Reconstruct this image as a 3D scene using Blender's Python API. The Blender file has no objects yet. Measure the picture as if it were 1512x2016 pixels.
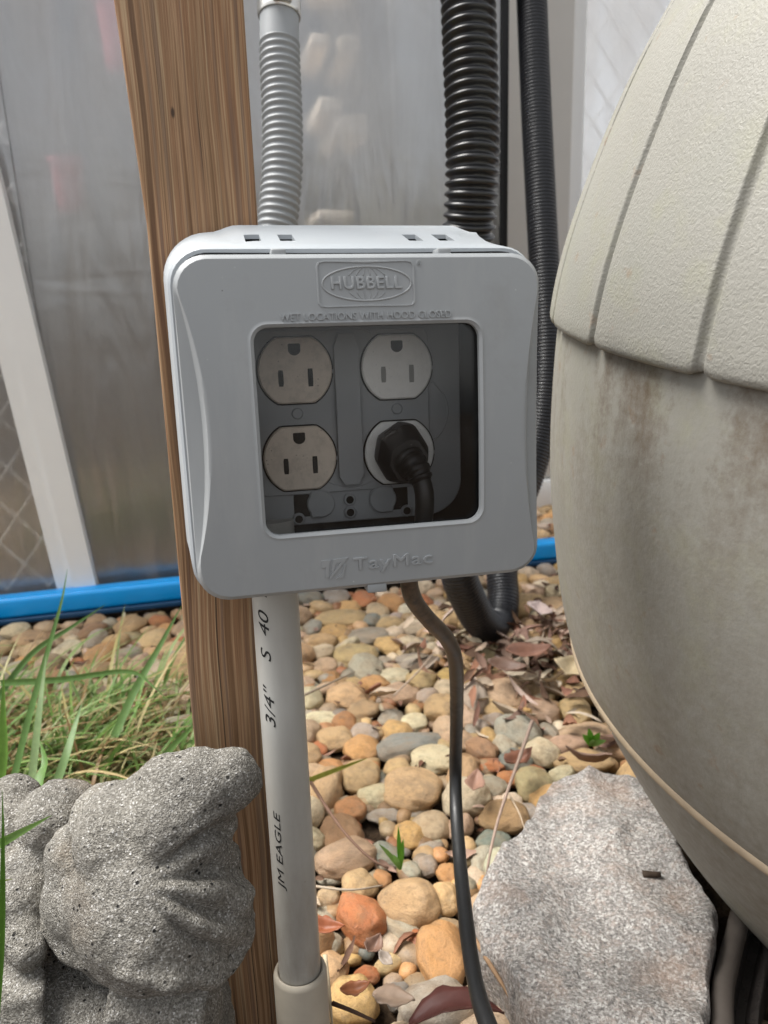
import bpy, bmesh, math, random
from mathutils import Vector, Matrix, noise

# ------------------------------------------------------------------ camera, sky, sun, exposure
S = bpy.context.scene
COL = S.collection
F, CX, CY = 1470.0, 756.0, 1008.0
PITCH, ROLL, HEIGHT = math.radians(15.5), math.radians(2.2), 0.44
_r0, _d0 = Vector((1, 0, 0)), Vector((0, -math.sin(PITCH), -math.cos(PITCH)))
FW = Vector((0, math.cos(PITCH), -math.sin(PITCH)))
CR = _r0 * math.cos(ROLL) + _d0 * math.sin(ROLL)
CD = _d0 * math.cos(ROLL) - _r0 * math.sin(ROLL)
CP = Vector((0, 0, HEIGHT))

cam_data = bpy.data.cameras.new('camera')
cam = bpy.data.objects.new('camera', cam_data)
COL.objects.link(cam)
cam.matrix_world = Matrix(((CR.x, -CD.x, -FW.x, 0), (CR.y, -CD.y, -FW.y, 0), (CR.z, -CD.z, -FW.z, HEIGHT), (0, 0, 0, 1)))
cam_data.sensor_fit = 'VERTICAL'
cam_data.sensor_height = 36
cam_data.sensor_width = 27
cam_data.lens = F / 2016 * 36
cam_data.clip_start = 0.01
cam_data.clip_end = 500
cam_data.dof.use_dof = True
cam_data.dof.focus_distance = 0.345
cam_data.dof.aperture_fstop = 15
S.camera = cam

world = bpy.data.worlds.new('World')
S.world = world
world.use_nodes = True
wn = world.node_tree
wn.nodes.clear()
w_out = wn.nodes.new('ShaderNodeOutputWorld')
w_bg = wn.nodes.new('ShaderNodeBackground')
w_sky = wn.nodes.new('ShaderNodeTexSky')
w_sky.sky_type = 'NISHITA'
w_sky.sun_disc = False
SUN_EL, SUN_AZ = math.radians(62), math.radians(-76)     # azimuth from +Y towards +X
w_sky.sun_elevation = SUN_EL
w_sky.sun_rotation = SUN_AZ
w_sky.dust_density = 3.0
w_hsv = wn.nodes.new('ShaderNodeHueSaturation')
w_hsv.inputs['Saturation'].default_value = 0.16
wn.links.new(w_sky.outputs[0], w_hsv.inputs['Color'])
wn.links.new(w_hsv.outputs[0], w_bg.inputs['Color'])
w_bg.inputs['Strength'].default_value = 0.12
wn.links.new(w_bg.outputs[0], w_out.inputs['Surface'])

sun_data = bpy.data.lights.new('sun', 'SUN')
sun_data.energy = 3.0
sun_data.angle = math.radians(32)
sun_data.color = (1.0, 0.97, 0.92)
sun = bpy.data.objects.new('sun', sun_data)
COL.objects.link(sun)
_sd = Vector((math.sin(SUN_AZ) * math.cos(SUN_EL), math.cos(SUN_AZ) * math.cos(SUN_EL), math.sin(SUN_EL)))
sun.rotation_euler = _sd.to_track_quat('Z', 'Y').to_euler()

S.view_settings.view_transform = 'Standard'
S.view_settings.look = 'None'
S.view_settings.exposure = 1.12
S.view_settings.gamma = 1
S.view_settings.use_curve_mapping = False
S.render.engine = 'CYCLES'
S.cycles.use_denoising = True
S.cycles.max_bounces = 10
S.cycles.transparent_max_bounces = 12
S.cycles.sample_clamp_indirect = 8

# ------------------------------------------------------------------ geometry helpers
R = random.Random(7)


def ray(x, y):
    return CR * ((x - CX) / F) + CD * ((y - CY) / F) + FW


def P(x, y, z):
    return CP + ray(x, y) * z


def G(x, y, h=0.0):
    v = ray(x, y)
    return CP + v * ((h - HEIGHT) / v.z)


def depth(q):
    return (Vector(q) - CP).dot(FW)


def project(q):
    v = Vector(q) - CP
    z = v.dot(FW)
    return CX + F * v.dot(CR) / z, CY + F * v.dot(CD) / z, z


def link(name, me, mat=None, parent=None):
    if mat is not None and not me.materials:
        me.materials.append(mat)
    o = bpy.data.objects.new(name, me)
    COL.objects.link(o)
    if parent is not None:
        o.parent = parent
    return o


def mesh(name, vs, fs, smooth=True, sharp=None):
    me = bpy.data.meshes.new(name)
    me.from_pydata([tuple(v) for v in vs], [], fs)
    me.validate()
    bm = bmesh.new()
    bm.from_mesh(me)
    bmesh.ops.recalc_face_normals(bm, faces=bm.faces[:])
    bm.to_mesh(me)
    bm.free()
    me.polygons.foreach_set('use_smooth', [smooth] * len(me.polygons))
    if smooth and sharp:
        me.set_sharp_from_angle(angle=math.radians(sharp))
    return me


def obj(name, vs, fs, mat, parent=None, smooth=True, sharp=None):
    return link(name, mesh(name, vs, fs, smooth, sharp), mat, parent)


def empty(name, mw):
    o = bpy.data.objects.new(name, None)
    COL.objects.link(o)
    o.empty_display_size = 0.02
    o.matrix_world = mw
    return o


def tag(o, label=None, cat=None, group=None, kind=None):
    if label:
        o['label'] = label
    if cat:
        o['category'] = cat
    if group:
        o['group'] = group
    if kind:
        o['kind'] = kind
    return o


def loft(loops, closed_ring=False, cap0=False, cap1=False):
    n = len(loops[0])
    vs = [v for l in loops for v in l]
    fs = []
    m = len(loops)
    for i in range(m if closed_ring else m - 1):
        a, b = i * n, ((i + 1) % m) * n
        for k in range(n):
            k2 = (k + 1) % n
            fs.append((a + k, a + k2, b + k2, b + k))
    if cap0:
        fs.append(tuple(range(n - 1, -1, -1)))
    if cap1:
        fs.append(tuple((m - 1) * n + k for k in range(n)))
    return vs, fs


def box_mesh(name, x0, x1, y0, y1, z0, z1, bevel=0.0, seg=2):
    bm = bmesh.new()
    bmesh.ops.create_cube(bm, size=1)
    for v in bm.verts:
        v.co = Vector((x0 if v.co.x < 0 else x1, y0 if v.co.y < 0 else y1, z0 if v.co.z < 0 else z1))
    if bevel:
        bmesh.ops.bevel(bm, geom=bm.edges[:], offset=bevel, segments=seg, affect='EDGES', profile=0.5)
    me = bpy.data.meshes.new(name)
    bm.to_mesh(me)
    bm.free()
    if bevel:
        me.polygons.foreach_set('use_smooth', [True] * len(me.polygons))
        me.set_sharp_from_angle(angle=math.radians(50))
    return me


def frames(pts):
    """parallel transport frames along a polyline"""
    n = len(pts)
    tans = []
    for i in range(n):
        a, b = pts[max(0, i - 1)], pts[min(n - 1, i + 1)]
        tans.append((b - a).normalized())
    up = Vector((0, 1, 0)) if abs(tans[0].y) < 0.9 else Vector((1, 0, 0))
    u = (up - tans[0] * up.dot(tans[0])).normalized()
    out = []
    for t in tans:
        u = (u - t * u.dot(t)).normalized()
        out.append((t, u, t.cross(u)))
    return out


def smooth_path(ctrl, step):
    """Catmull-Rom through control points, resampled at equal steps"""
    c = [Vector(p) for p in ctrl]
    c = [c[0] * 2 - c[1]] + c + [c[-1] * 2 - c[-2]]
    dense = []
    for i in range(1, len(c) - 2):
        for k in range(40):
            t = k / 40
            a, b, d, e = c[i - 1], c[i], c[i + 1], c[i + 2]
            dense.append(0.5 * ((2 * b) + (d - a) * t + (2 * a - 5 * b + 4 * d - e) * t * t + (3 * b - a - 3 * d + e) * t ** 3))
    dense.append(c[-2])
    out = [dense[0]]
    acc = 0.0
    for a, b in zip(dense, dense[1:]):
        L = (b - a).length
        while acc + L >= step and L > 0:
            f = (step - acc) / L
            a = a.lerp(b, f)
            out.append(a.copy())
            L = (b - a).length
            acc = 0.0
        acc += L
    return out


def tube_data(pts, rad, seg=16, cap=True):
    fr = frames(pts)
    loops = []
    for i, (p, (t, u, v)) in enumerate(zip(pts, fr)):
        r = rad(i) if callable(rad) else rad
        loops.append([p + u * (r * math.cos(2 * math.pi * k / seg)) + v * (r * math.sin(2 * math.pi * k / seg)) for k in range(seg)])
    return loft(loops, cap0=cap, cap1=cap)


def corrugated(ctrl, r, dep, pitch, seg=36, per=8):
    step = pitch / per
    pts = smooth_path(ctrl, step)

    def rad(i):
        c = math.cos(2 * math.pi * (i % per) / per)
        return r - dep * (0.5 - 0.5 * (1 if c > 0 else -1) * abs(c) ** 0.55)
    return tube_data(pts, rad, seg)


def radial(inside, n, cu=0.0, cv=0.0, rmax=0.2):
    """outline of a star-shaped implicit region, sampled at n equal angles"""
    out = []
    for k in range(n):
        a = 2 * math.pi * k / n
        lo, hi = 0.0, rmax
        for _ in range(34):
            m = 0.5 * (lo + hi)
            if inside(cu + m * math.cos(a), cv + m * math.sin(a)):
                lo = m
            else:
                hi = m
        out.append((cu + lo * math.cos(a), cv + lo * math.sin(a)))
    return out


def rrect(u0, u1, v0, v1, r):
    def f(u, v):
        if not (u0 <= u <= u1 and v0 <= v <= v1):
            return False
        du = max(u0 + r - u, u - (u1 - r), 0)
        dv = max(v0 + r - v, v - (v1 - r), 0)
        return du * du + dv * dv <= r * r
    return f


def add_attr(me, cols):
    ca = me.color_attributes.new('Col', 'FLOAT_COLOR', 'POINT')
    flat = []
    for c in cols:
        flat += [c[0], c[1], c[2], 1.0]
    ca.data.foreach_set('color', flat)


def text_mesh(body, width, height, extrude=0.0003, shear=0.0, bold=0.0, space=1.0, bevel=0.0):
    cu = bpy.data.curves.new('lettering', 'FONT')
    cu.body = body
    cu.size = 1.0
    cu.extrude = 0.1
    cu.bevel_depth = bevel
    cu.bevel_resolution = 1
    cu.offset = bold
    cu.shear = shear
    cu.space_character = space
    cu.resolution_u = 4
    o = bpy.data.objects.new('lettering', cu)
    COL.objects.link(o)
    dg = bpy.context.evaluated_depsgraph_get()
    me = bpy.data.meshes.new_from_object(o.evaluated_get(dg))
    bpy.data.objects.remove(o)
    bpy.data.curves.remove(cu)
    xs = [v.co.x for v in me.vertices]
    ys = [v.co.y for v in me.vertices]
    x0, x1, y0, y1 = min(xs), max(xs), min(ys), max(ys)
    for v in me.vertices:
        v.co.x = (v.co.x - (x0 + x1) / 2) / (x1 - x0) * width
        v.co.y = (v.co.y - (y0 + y1) / 2) / (y1 - y0) * height
        v.co.z = v.co.z / 0.1 * extrude
    me.materials.clear()
    return me


# ------------------------------------------------------------------ materials
class NT:
    def __init__(self, name):
        self.m = bpy.data.materials.new(name)
        self.m.use_nodes = True
        self.t = self.m.node_tree
        self.t.nodes.clear()
        self.out = self.n('OutputMaterial')

    def n(self, kind, **kw):
        nd = self.t.nodes.new('ShaderNode' + kind)
        for k, v in kw.items():
            setattr(nd, k, v)
        return nd

    def l(self, a, b):
        self.t.links.new(a, b)

    def coord(self, what='Object', scale=(1, 1, 1), loc=(0, 0, 0)):
        tc = self.n('TexCoord')
        mp = self.n('Mapping')
        mp.inputs['Scale'].default_value = scale
        mp.inputs['Location'].default_value = loc
        self.l(tc.outputs[what], mp.inputs['Vector'])
        return mp.outputs[0]

    def noise(self, vec, scale, detail=4, rough=0.55, dist=0.0):
        nd = self.n('TexNoise')
        nd.inputs['Scale'].default_value = scale
        nd.inputs['Detail'].default_value = detail
        nd.inputs['Roughness'].default_value = rough
        nd.inputs['Distortion'].default_value = dist
        if vec is not None:
            self.l(vec, nd.inputs['Vector'])
        return nd.outputs['Fac']

    def vor(self, vec, scale, feature='F1', out='Distance'):
        nd = self.n('TexVoronoi', feature=feature)
        nd.inputs['Scale'].default_value = scale
        if vec is not None:
            self.l(vec, nd.inputs['Vector'])
        return nd.outputs[out]

    def ramp(self, fac, stops, interp='LINEAR'):
        nd = self.n('ValToRGB')
        cr = nd.color_ramp
        cr.interpolation = interp
        while len(cr.elements) < len(stops):
            cr.elements.new(0.5)
        for e, (p, c) in zip(cr.elements, stops):
            e.position = p
            e.color = (c[0], c[1], c[2], 1) if not isinstance(c, (int, float)) else (c, c, c, 1)
        self.l(fac, nd.inputs['Fac'])
        return nd.outputs['Color']

    def mix(self, fac, a, b, mode='MIX'):
        nd = self.n('Mix', data_type='RGBA', blend_type=mode)
        for s, v in ((nd.inputs[0], fac), (nd.inputs[6], a), (nd.inputs[7], b)):
            if isinstance(v, (int, float)):
                s.default_value = v if s.type == 'VALUE' else (v, v, v, 1)
            elif isinstance(v, tuple):
                s.default_value = (v[0], v[1], v[2], 1)
            else:
                self.l(v, s)
        return nd.outputs[2]

    def math(self, op, a, b=0.0, clamp=False):
        nd = self.n('Math', operation=op, use_clamp=clamp)
        for s, v in ((nd.inputs[0], a), (nd.inputs[1], b)):
            if isinstance(v, (int, float)):
                s.default_value = v
            else:
                self.l(v, s)
        return nd.outputs[0]

    def bump(self, h, strength=0.3, dist=0.001, prev=None):
        nd = self.n('Bump')
        nd.inputs['Strength'].default_value = strength
        nd.inputs['Distance'].default_value = dist
        self.l(h, nd.inputs['Height'])
        if prev is not None:
            self.l(prev, nd.inputs['Normal'])
        return nd.outputs[0]

    def finish(self, color, rough=0.5, normal=None, spec=0.5, metal=0.0, **kw):
        b = self.n('BsdfPrincipled')
        for s, v in (('Base Color', color), ('Roughness', rough)):
            if isinstance(v, (int, float)):
                b.inputs[s].default_value = v if s == 'Roughness' else (v, v, v, 1)
            elif isinstance(v, tuple):
                b.inputs[s].default_value = (v[0], v[1], v[2], 1)
            else:
                self.l(v, b.inputs[s])
        b.inputs['Specular IOR Level'].default_value = spec
        b.inputs['Metallic'].default_value = metal
        for k, v in kw.items():
            b.inputs[k.replace('_', ' ')].default_value = v
        if normal is not None:
            self.l(normal, b.inputs['Normal'])
        self.l(b.outputs[0], self.out.inputs['Surface'])
        return self.m


def plain(name, c, rough=0.5, spec=0.5, var=0.12, scale=40, bump=0.0, bscale=800, metal=0.0):
    t = NT(name)
    v = t.coord('Object')
    nz = t.noise(v, scale, 5, 0.6)
    col = t.mix(nz, tuple(x * (1 - var) for x in c), tuple(min(1, x * (1 + var)) for x in c))
    nm = t.bump(t.noise(v, bscale, 3), bump, 0.0005) if bump else None
    return t.finish(col, rough, nm, spec, metal)


def make_wood():
    t = NT('treated_wood')
    # wavy growth lines running along the post (local z)
    big = t.noise(t.coord('Object', (11, 11, 4)), 1.0, 2)
    tc = t.n('TexCoord')
    sx = t.n('SeparateXYZ')
    t.l(tc.outputs['Object'], sx.inputs[0])
    xw = t.math('ADD', sx.outputs['X'], t.math('MULTIPLY', t.math('SUBTRACT', big, 0.5), 0.013))
    xw = t.math('ADD', xw, t.math('MULTIPLY', sx.outputs['Y'], 0.7))
    cb = t.n('CombineXYZ')
    t.l(t.math('MULTIPLY', xw, 225.0), cb.inputs[0])
    t.l(t.math('MULTIPLY', sx.outputs['Z'], 1.6), cb.inputs[2])
    rings = t.noise(cb.outputs[0], 1.0, 3, 0.62)
    base = t.ramp(rings, [(0.34, (0.15, 0.076, 0.040)), (0.41, (0.265, 0.146, 0.074)), (0.465, (0.46, 0.29, 0.165)), (0.505, (0.285, 0.15, 0.078)), (0.55, (0.385, 0.222, 0.118)), (0.60, (0.53, 0.37, 0.22)), (0.66, (0.28, 0.158, 0.084))])
    cb2 = t.n('CombineXYZ')
    t.l(t.math('MULTIPLY', xw, 420.0), cb2.inputs[0])
    t.l(t.math('MULTIPLY', sx.outputs['Z'], 2.5), cb2.inputs[2])
    streak = t.noise(cb2.outputs[0], 1.0, 2, 0.5)
    base = t.mix(t.ramp(streak, [(0.55, 0.0), (0.64, 0.6)]), base, (0.17, 0.11, 0.085))
    fib = t.noise(t.coord('Object', (1500, 1500, 40)), 1.0, 3, 0.6)
    col = t.mix(0.45, base, t.ramp(fib, [(0.3, 0.40), (0.7, 1.0)]), 'MULTIPLY')
    cb3 = t.n('CombineXYZ')
    t.l(t.math('MULTIPLY', xw, 620.0), cb3.inputs[0])
    t.l(t.math('MULTIPLY', sx.outputs['Z'], 5.0), cb3.inputs[2])
    crack = t.ramp(t.noise(cb3.outputs[0], 1.0, 1, 0.4), [(0.70, 0.0), (0.735, 0.9)])
    col = t.mix(crack, col, (0.03, 0.018, 0.012))
    tint = t.noise(t.coord('Object', (30, 30, 9)), 1.0, 3)
    col = t.mix(t.ramp(tint, [(0.42, 0.0), (0.7, 0.5)]), col, (0.20, 0.135, 0.07))
    spots = t.vor(t.coord('Object', (60, 60, 22)), 1.0)
    col = t.mix(t.ramp(spots, [(0.03, 0.85), (0.06, 0.0)]), col, (0.03, 0.02, 0.015))
    nm = t.bump(t.math('SUBTRACT', t.math('ADD', rings, t.math('MULTIPLY', fib, 0.5)), crack), 0.4, 0.0012)
    return t.finish(col, 0.72, nm, 0.3)


def make_cover_plastic(name, c):
    t = NT(name)
    v = t.coord('Object')
    n1 = t.noise(v, 30, 5, 0.65)
    col = t.mix(n1, tuple(x * 0.95 for x in c), tuple(x * 1.05 for x in c))
    dust = t.vor(v, 260)
    nz = t.noise(v, 55, 2)
    col = t.mix(t.math('MULTIPLY', t.ramp(dust, [(0.04, 1.0), (0.09, 0.0)]), t.ramp(nz, [(0.60, 0.0), (0.68, 0.5)])), col, (0.75, 0.75, 0.73))
    st = t.noise(t.coord('Object', (55, 55, 9)), 1.0, 5, 0.7)
    col = t.mix(t.ramp(st, [(0.52, 0.0), (0.75, 0.22)]), col, (0.46, 0.455, 0.44))
    gr = t.noise(v, 16, 6, 0.75)
    col = t.mix(t.ramp(gr, [(0.54, 0.0), (0.76, 0.3)]), col, (0.20, 0.19, 0.17))
    sp2 = t.math('MULTIPLY', t.ramp(t.vor(v, 190), [(0.035, 1.0), (0.06, 0.0)]), t.ramp(t.noise(v, 75, 2), [(0.60, 0.0), (0.66, 0.8)]))
    col = t.mix(sp2, col, (0.07, 0.06, 0.05))
    nm = t.bump(t.noise(v, 2600, 2), 0.05, 0.0004)
    rg = t.ramp(t.noise(v, 60, 4), [(0.3, 0.36), (0.7, 0.48)])
    return t.finish(col, rg, nm, 0.5)


def make_concrete():
    t = NT('weathered_concrete')
    v = t.coord('Object')
    grain = t.vor(v, 1500, out='Color')
    gs = t.n('SeparateColor')
    t.l(grain, gs.inputs[0])
    c = t.ramp(gs.outputs[0], [(0.0, (0.16, 0.148, 0.126)), (0.4, (0.255, 0.238, 0.205)), (0.75, (0.37, 0.348, 0.305)), (0.95, (0.47, 0.45, 0.41)), (1.0, (0.78, 0.76, 0.73))])
    big = t.noise(v, 22, 5, 0.6)
    c = t.mix(t.ramp(big, [(0.35, 0.0), (0.68, 0.75)]), c, t.mix(0.6, c, (0.05, 0.05, 0.052)))
    br = t.noise(v, 16, 3)
    c = t.mix(t.ramp(br, [(0.56, 0.0), (0.72, 0.30)]), c, (0.23, 0.155, 0.085))
    pits = t.vor(v, 300)
    pm = t.math('MULTIPLY', t.ramp(pits, [(0.14, 1.0), (0.26, 0.0)]), t.ramp(t.noise(v, 120, 2), [(0.53, 0.0), (0.60, 1.0)]))
    c = t.mix(pm, c, (0.02, 0.02, 0.02))
    peb = t.math('MULTIPLY', t.ramp(t.vor(v, 210), [(0.10, 1.0), (0.16, 0.0)]), t.ramp(t.noise(v, 90, 2), [(0.60, 0.0), (0.64, 1.0)]))
    c = t.mix(peb, c, (0.62, 0.6, 0.57))
    h = t.math('SUBTRACT', t.math('ADD', t.vor(v, 1400), t.math('MULTIPLY', t.noise(v, 500, 5, 0.75), 2.2)), t.math('MULTIPLY', pm, 1.5))
    nm = t.bump(h, 0.85, 0.0012)
    return t.finish(c, 0.92, nm, 0.2)


def make_granite():
    t = NT('granite')
    v = t.coord('Object')
    vg = t.n('SeparateColor')
    t.l(t.vor(v, 760, out='Color'), vg.inputs[0])
    n0 = t.math('ADD', t.math('MULTIPLY', t.noise(v, 460, 5, 0.7), 0.75), t.math('MULTIPLY', vg.outputs[0], 0.25))
    c = t.ramp(n0, [(0.28, (0.10, 0.096, 0.092)), (0.38, (0.24, 0.222, 0.205)), (0.46, (0.345, 0.318, 0.293)), (0.55, (0.47, 0.44, 0.41)), (0.64, (0.72, 0.70, 0.665))])
    n1 = t.noise(t.coord('Object', (1, 1, 1), (3, 1, 2)), 190, 3, 0.6)
    c = t.mix(t.ramp(n1, [(0.52, 0.0), (0.66, 0.4)]), c, (0.50, 0.385, 0.32))
    n2 = t.noise(t.coord('Object', (1, 1, 1), (7, 4, 2)), 320, 3, 0.6)
    c = t.mix(t.ramp(n2, [(0.60, 0.0), (0.68, 0.55)]), c, (0.12, 0.115, 0.11))
    fine = t.noise(v, 900, 4, 0.75)
    patch = t.noise(v, 38, 4, 0.6)
    c = t.mix(t.ramp(patch, [(0.42, 0.0), (0.62, 0.5)]), c, t.mix(0.6, c, (0.16, 0.155, 0.15)))
    c = t.mix(0.5, c, t.ramp(fine, [(0.32, 0.35), (0.5, 0.85), (0.66, 1.0)]), 'MULTIPLY')
    iron = t.noise(v, 16, 5, 0.65)
    c = t.mix(t.ramp(iron, [(0.52, 0.0), (0.66, 0.4)]), c, (0.36, 0.23, 0.155))
    dark = t.noise(v, 26, 5, 0.7)
    c = t.mix(t.ramp(dark, [(0.52, 0.0), (0.68, 0.65)]), c, t.mix(0.7, c, (0.11, 0.11, 0.105)))
    h = t.math('ADD', t.math('MULTIPLY', t.noise(v, 70, 6, 0.7), 3.0), n0)
    nm = t.bump(h, 0.75, 0.003)
    return t.finish(c, 0.62, nm, 0.45)


def make_pebble(attr):
    t = NT('pebble_stone_mass' if attr else 'pebble_stone')
    if attr:
        a = t.n('Attribute', attribute_name='Col')
        base = a.outputs['Color']
        v = t.coord('Object')
        k = 1.0
    else:
        oi = t.n('ObjectInfo')
        base = oi.outputs['Color']
        tc = t.n('TexCoord')
        va = t.n('VectorMath', operation='ADD')
        t.l(tc.outputs['Object'], va.inputs[0])
        sc = t.n('VectorMath', operation='SCALE')
        sc.inputs[0].default_value = (13, 7, 5)
        t.l(oi.outputs['Random'], sc.inputs['Scale'])
        t.l(sc.outputs[0], va.inputs[1])
        v = va.outputs[0]
        k = 0.022
    n1 = t.noise(v, 60 * k, 5, 0.6)
    c = t.mix(t.ramp(n1, [(0.40, 0.0), (0.70, 0.8)]), base, t.mix(0.45, base, (0.42, 0.25, 0.12)))
    n2 = t.noise(v, 110 * k, 6, 0.7)
    c = t.mix(0.6, c, t.ramp(n2, [(0.30, 0.35), (0.50, 0.95), (0.75, 1.0)]), 'MULTIPLY')
    sp = t.noise(v, 900 * k, 3, 0.7)
    c = t.mix(0.55, c, t.ramp(sp, [(0.30, 0.25), (0.46, 0.9), (0.8, 1.0)]), 'MULTIPLY')
    dust = t.noise(v, 42 * k, 6, 0.75)
    c = t.mix(t.ramp(dust, [(0.50, 0.0), (0.68, 0.55)]), c, (0.20, 0.145, 0.09))
    crack = t.ramp(t.noise(v, 75 * k, 3, 0.5, 1.6), [(0.485, 0.0), (0.5, 1.0), (0.515, 0.0)])
    cm = t.math('MULTIPLY', crack, t.ramp(t.noise(v, 40 * k, 2), [(0.52, 0.0), (0.62, 0.6)]))
    c = t.mix(cm, c, t.mix(0.8, c, (0.09, 0.055, 0.035)))
    h = t.math('SUBTRACT', t.math('ADD', n2, t.math('MULTIPLY', sp, 0.3)), cm)
    nm = t.bump(h, 0.4, 0.002 if attr else 0.07)
    return t.finish(c, t.ramp(n2, [(0.3, 0.38), (0.7, 0.62)]), nm, 0.4)


def make_soil():
    t = NT('dark_soil')
    v = t.coord('Object')
    n = t.noise(v, 90, 6, 0.7)
    c = t.ramp(n, [(0.3, (0.02, 0.013, 0.008)), (0.55, (0.06, 0.039, 0.023)), (0.75, (0.12, 0.08, 0.047))])
    return t.finish(c, 0.95, t.bump(t.noise(v, 180, 5, 0.7), 0.8, 0.006), 0.2)


def make_bin(name, body):
    t = NT(name)
    v = t.coord('Object')
    tc = t.n('TexCoord')
    sx = t.n('SeparateXYZ')
    t.l(tc.outputs['Object'], sx.inputs[0])
    n1 = t.noise(v, 9, 4, 0.6)
    c = t.ramp(n1, [(0.3, (0.245, 0.238, 0.210)), (0.5, (0.272, 0.264, 0.234)), (0.75, (0.256, 0.256, 0.222))])
    n2 = t.noise(v, 30, 5, 0.7)
    c = t.mix(t.ramp(n2, [(0.50, 0.0), (0.75, 0.35)]), c, (0.28, 0.28, 0.17))
    spot = t.noise(v, 65, 4, 0.6)
    c = t.mix(t.ramp(spot, [(0.64, 0.0), (0.76, 0.65)]), c, (0.24, 0.15, 0.09))
    if body:
        # grime that washed out from under the lid lip and mud splashed up the lower half, with underside shade painted in
        zz = sx.outputs['Z']
        lipd = t.math('MULTIPLY', t.math('SUBTRACT', LIP_S + 0.004, zz), 1.0)
        below = t.ramp(t.math('MULTIPLY', lipd, 9.0, True), [(0.0, 1.0), (0.25, 0.85), (0.6, 0.35), (1.0, 0.0)])
        runs = t.noise(t.coord('Object', (26, 26, 5)), 1.0, 4, 0.7)
        fine = t.noise(v, 160, 5, 0.75)
        stain = t.math('MULTIPLY', below, t.ramp(t.math('ADD', t.math('MULTIPLY', runs, 0.65), t.math('MULTIPLY', fine, 0.35)), [(0.47, 0.0), (0.64, 1.0)]), True)
        c = t.mix(t.math('MULTIPLY', stain, 0.85), c, (0.10, 0.062, 0.034))
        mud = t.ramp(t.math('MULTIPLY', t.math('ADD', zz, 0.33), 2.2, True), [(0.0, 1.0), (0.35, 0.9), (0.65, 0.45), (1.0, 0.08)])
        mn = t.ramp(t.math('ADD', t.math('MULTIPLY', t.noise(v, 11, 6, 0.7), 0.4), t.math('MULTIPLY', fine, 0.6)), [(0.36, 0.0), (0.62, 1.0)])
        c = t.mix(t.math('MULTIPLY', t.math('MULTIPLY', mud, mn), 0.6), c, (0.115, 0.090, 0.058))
        nm = t.bump(t.noise(v, 420, 3), 0.12, 0.0012)
        return t.finish(c, 0.6, nm, 0.35)
    leather = t.noise(v, 620, 3, 0.5, 0.7)
    nm = t.bump(leather, 0.5, 0.0009)
    return t.finish(c, 0.55, nm, 0.4)


def make_panel(name, diff, clear):
    t = NT(name)
    v = t.coord('Object')
    tc = t.n('TexCoord')
    sx = t.n('SeparateXYZ')
    t.l(tc.outputs['Object'], sx.inputs[0])
    ribs = t.math('SINE', t.math('MULTIPLY', sx.outputs['X'], 2 * math.pi / 0.0095))
    smear = t.noise(t.coord('Object', (9, 9, 3.5), (0.2, 0, 0)), 1.0, 5, 0.6, 1.0)
    mp = t.n('Mapping')
    mp.inputs['Rotation'].default_value = (0, math.radians(24), 0)
    mp.inputs['Scale'].default_value = (13, 1, 1.8)
    t.l(tc.outputs['Object'], mp.inputs['Vector'])
    wipe = t.math('ADD', t.math('MULTIPLY', t.noise(mp.outputs[0], 1.0, 3, 0.55, 1.4), 0.82), t.math('MULTIPLY', t.noise(t.coord('Object', (3.0, 1, 9)), 1.0, 2, 0.5, 1.0), 0.18))
    smear = t.math('ADD', t.math('MULTIPLY', smear, 0.55), t.math('MULTIPLY', wipe, 0.45))
    nm = t.bump(ribs, 0.06, 0.0008, t.bump(wipe, 0.32, 0.025))
    dif = t.n('BsdfDiffuse')
    t.l(t.mix(smear, tuple(x * 0.8 for x in diff), tuple(min(1, x * 1.2) for x in diff)), dif.inputs['Color'])
    tl = t.n('BsdfTranslucent')
    tl.inputs['Color'].default_value = (*diff, 1)
    m0 = t.n('MixShader')
    m0.inputs[0].default_value = 0.65
    t.l(dif.outputs[0], m0.inputs[1])
    t.l(tl.outputs[0], m0.inputs[2])
    rf = t.n('BsdfRefraction')
    rf.inputs['IOR'].default_value = 1.14
    rf.inputs['Roughness'].default_value = 0.46
    rf.inputs['Color'].default_value = (0.93, 0.94, 0.95, 1)
    m1 = t.n('MixShader')
    t.l(t.ramp(smear, [(0.36, clear - 0.3), (0.64, min(1, clear + 0.2))]), m1.inputs[0])
    t.l(m0.outputs[0], m1.inputs[1])
    t.l(rf.outputs[0], m1.inputs[2])
    gl = t.n('BsdfGlossy')
    gl.inputs['Roughness'].default_value = 0.24
    gl.inputs['Color'].default_value = (1, 1, 1, 1)
    t.l(nm, gl.inputs['Normal'])
    m2 = t.n('MixShader')
    m2.inputs[0].default_value = 0.17
    t.l(m1.outputs[0], m2.inputs[1])
    t.l(gl.outputs[0], m2.inputs[2])
    t.l(m2.outputs[0], t.out.inputs['Surface'])
    return t.m


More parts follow.
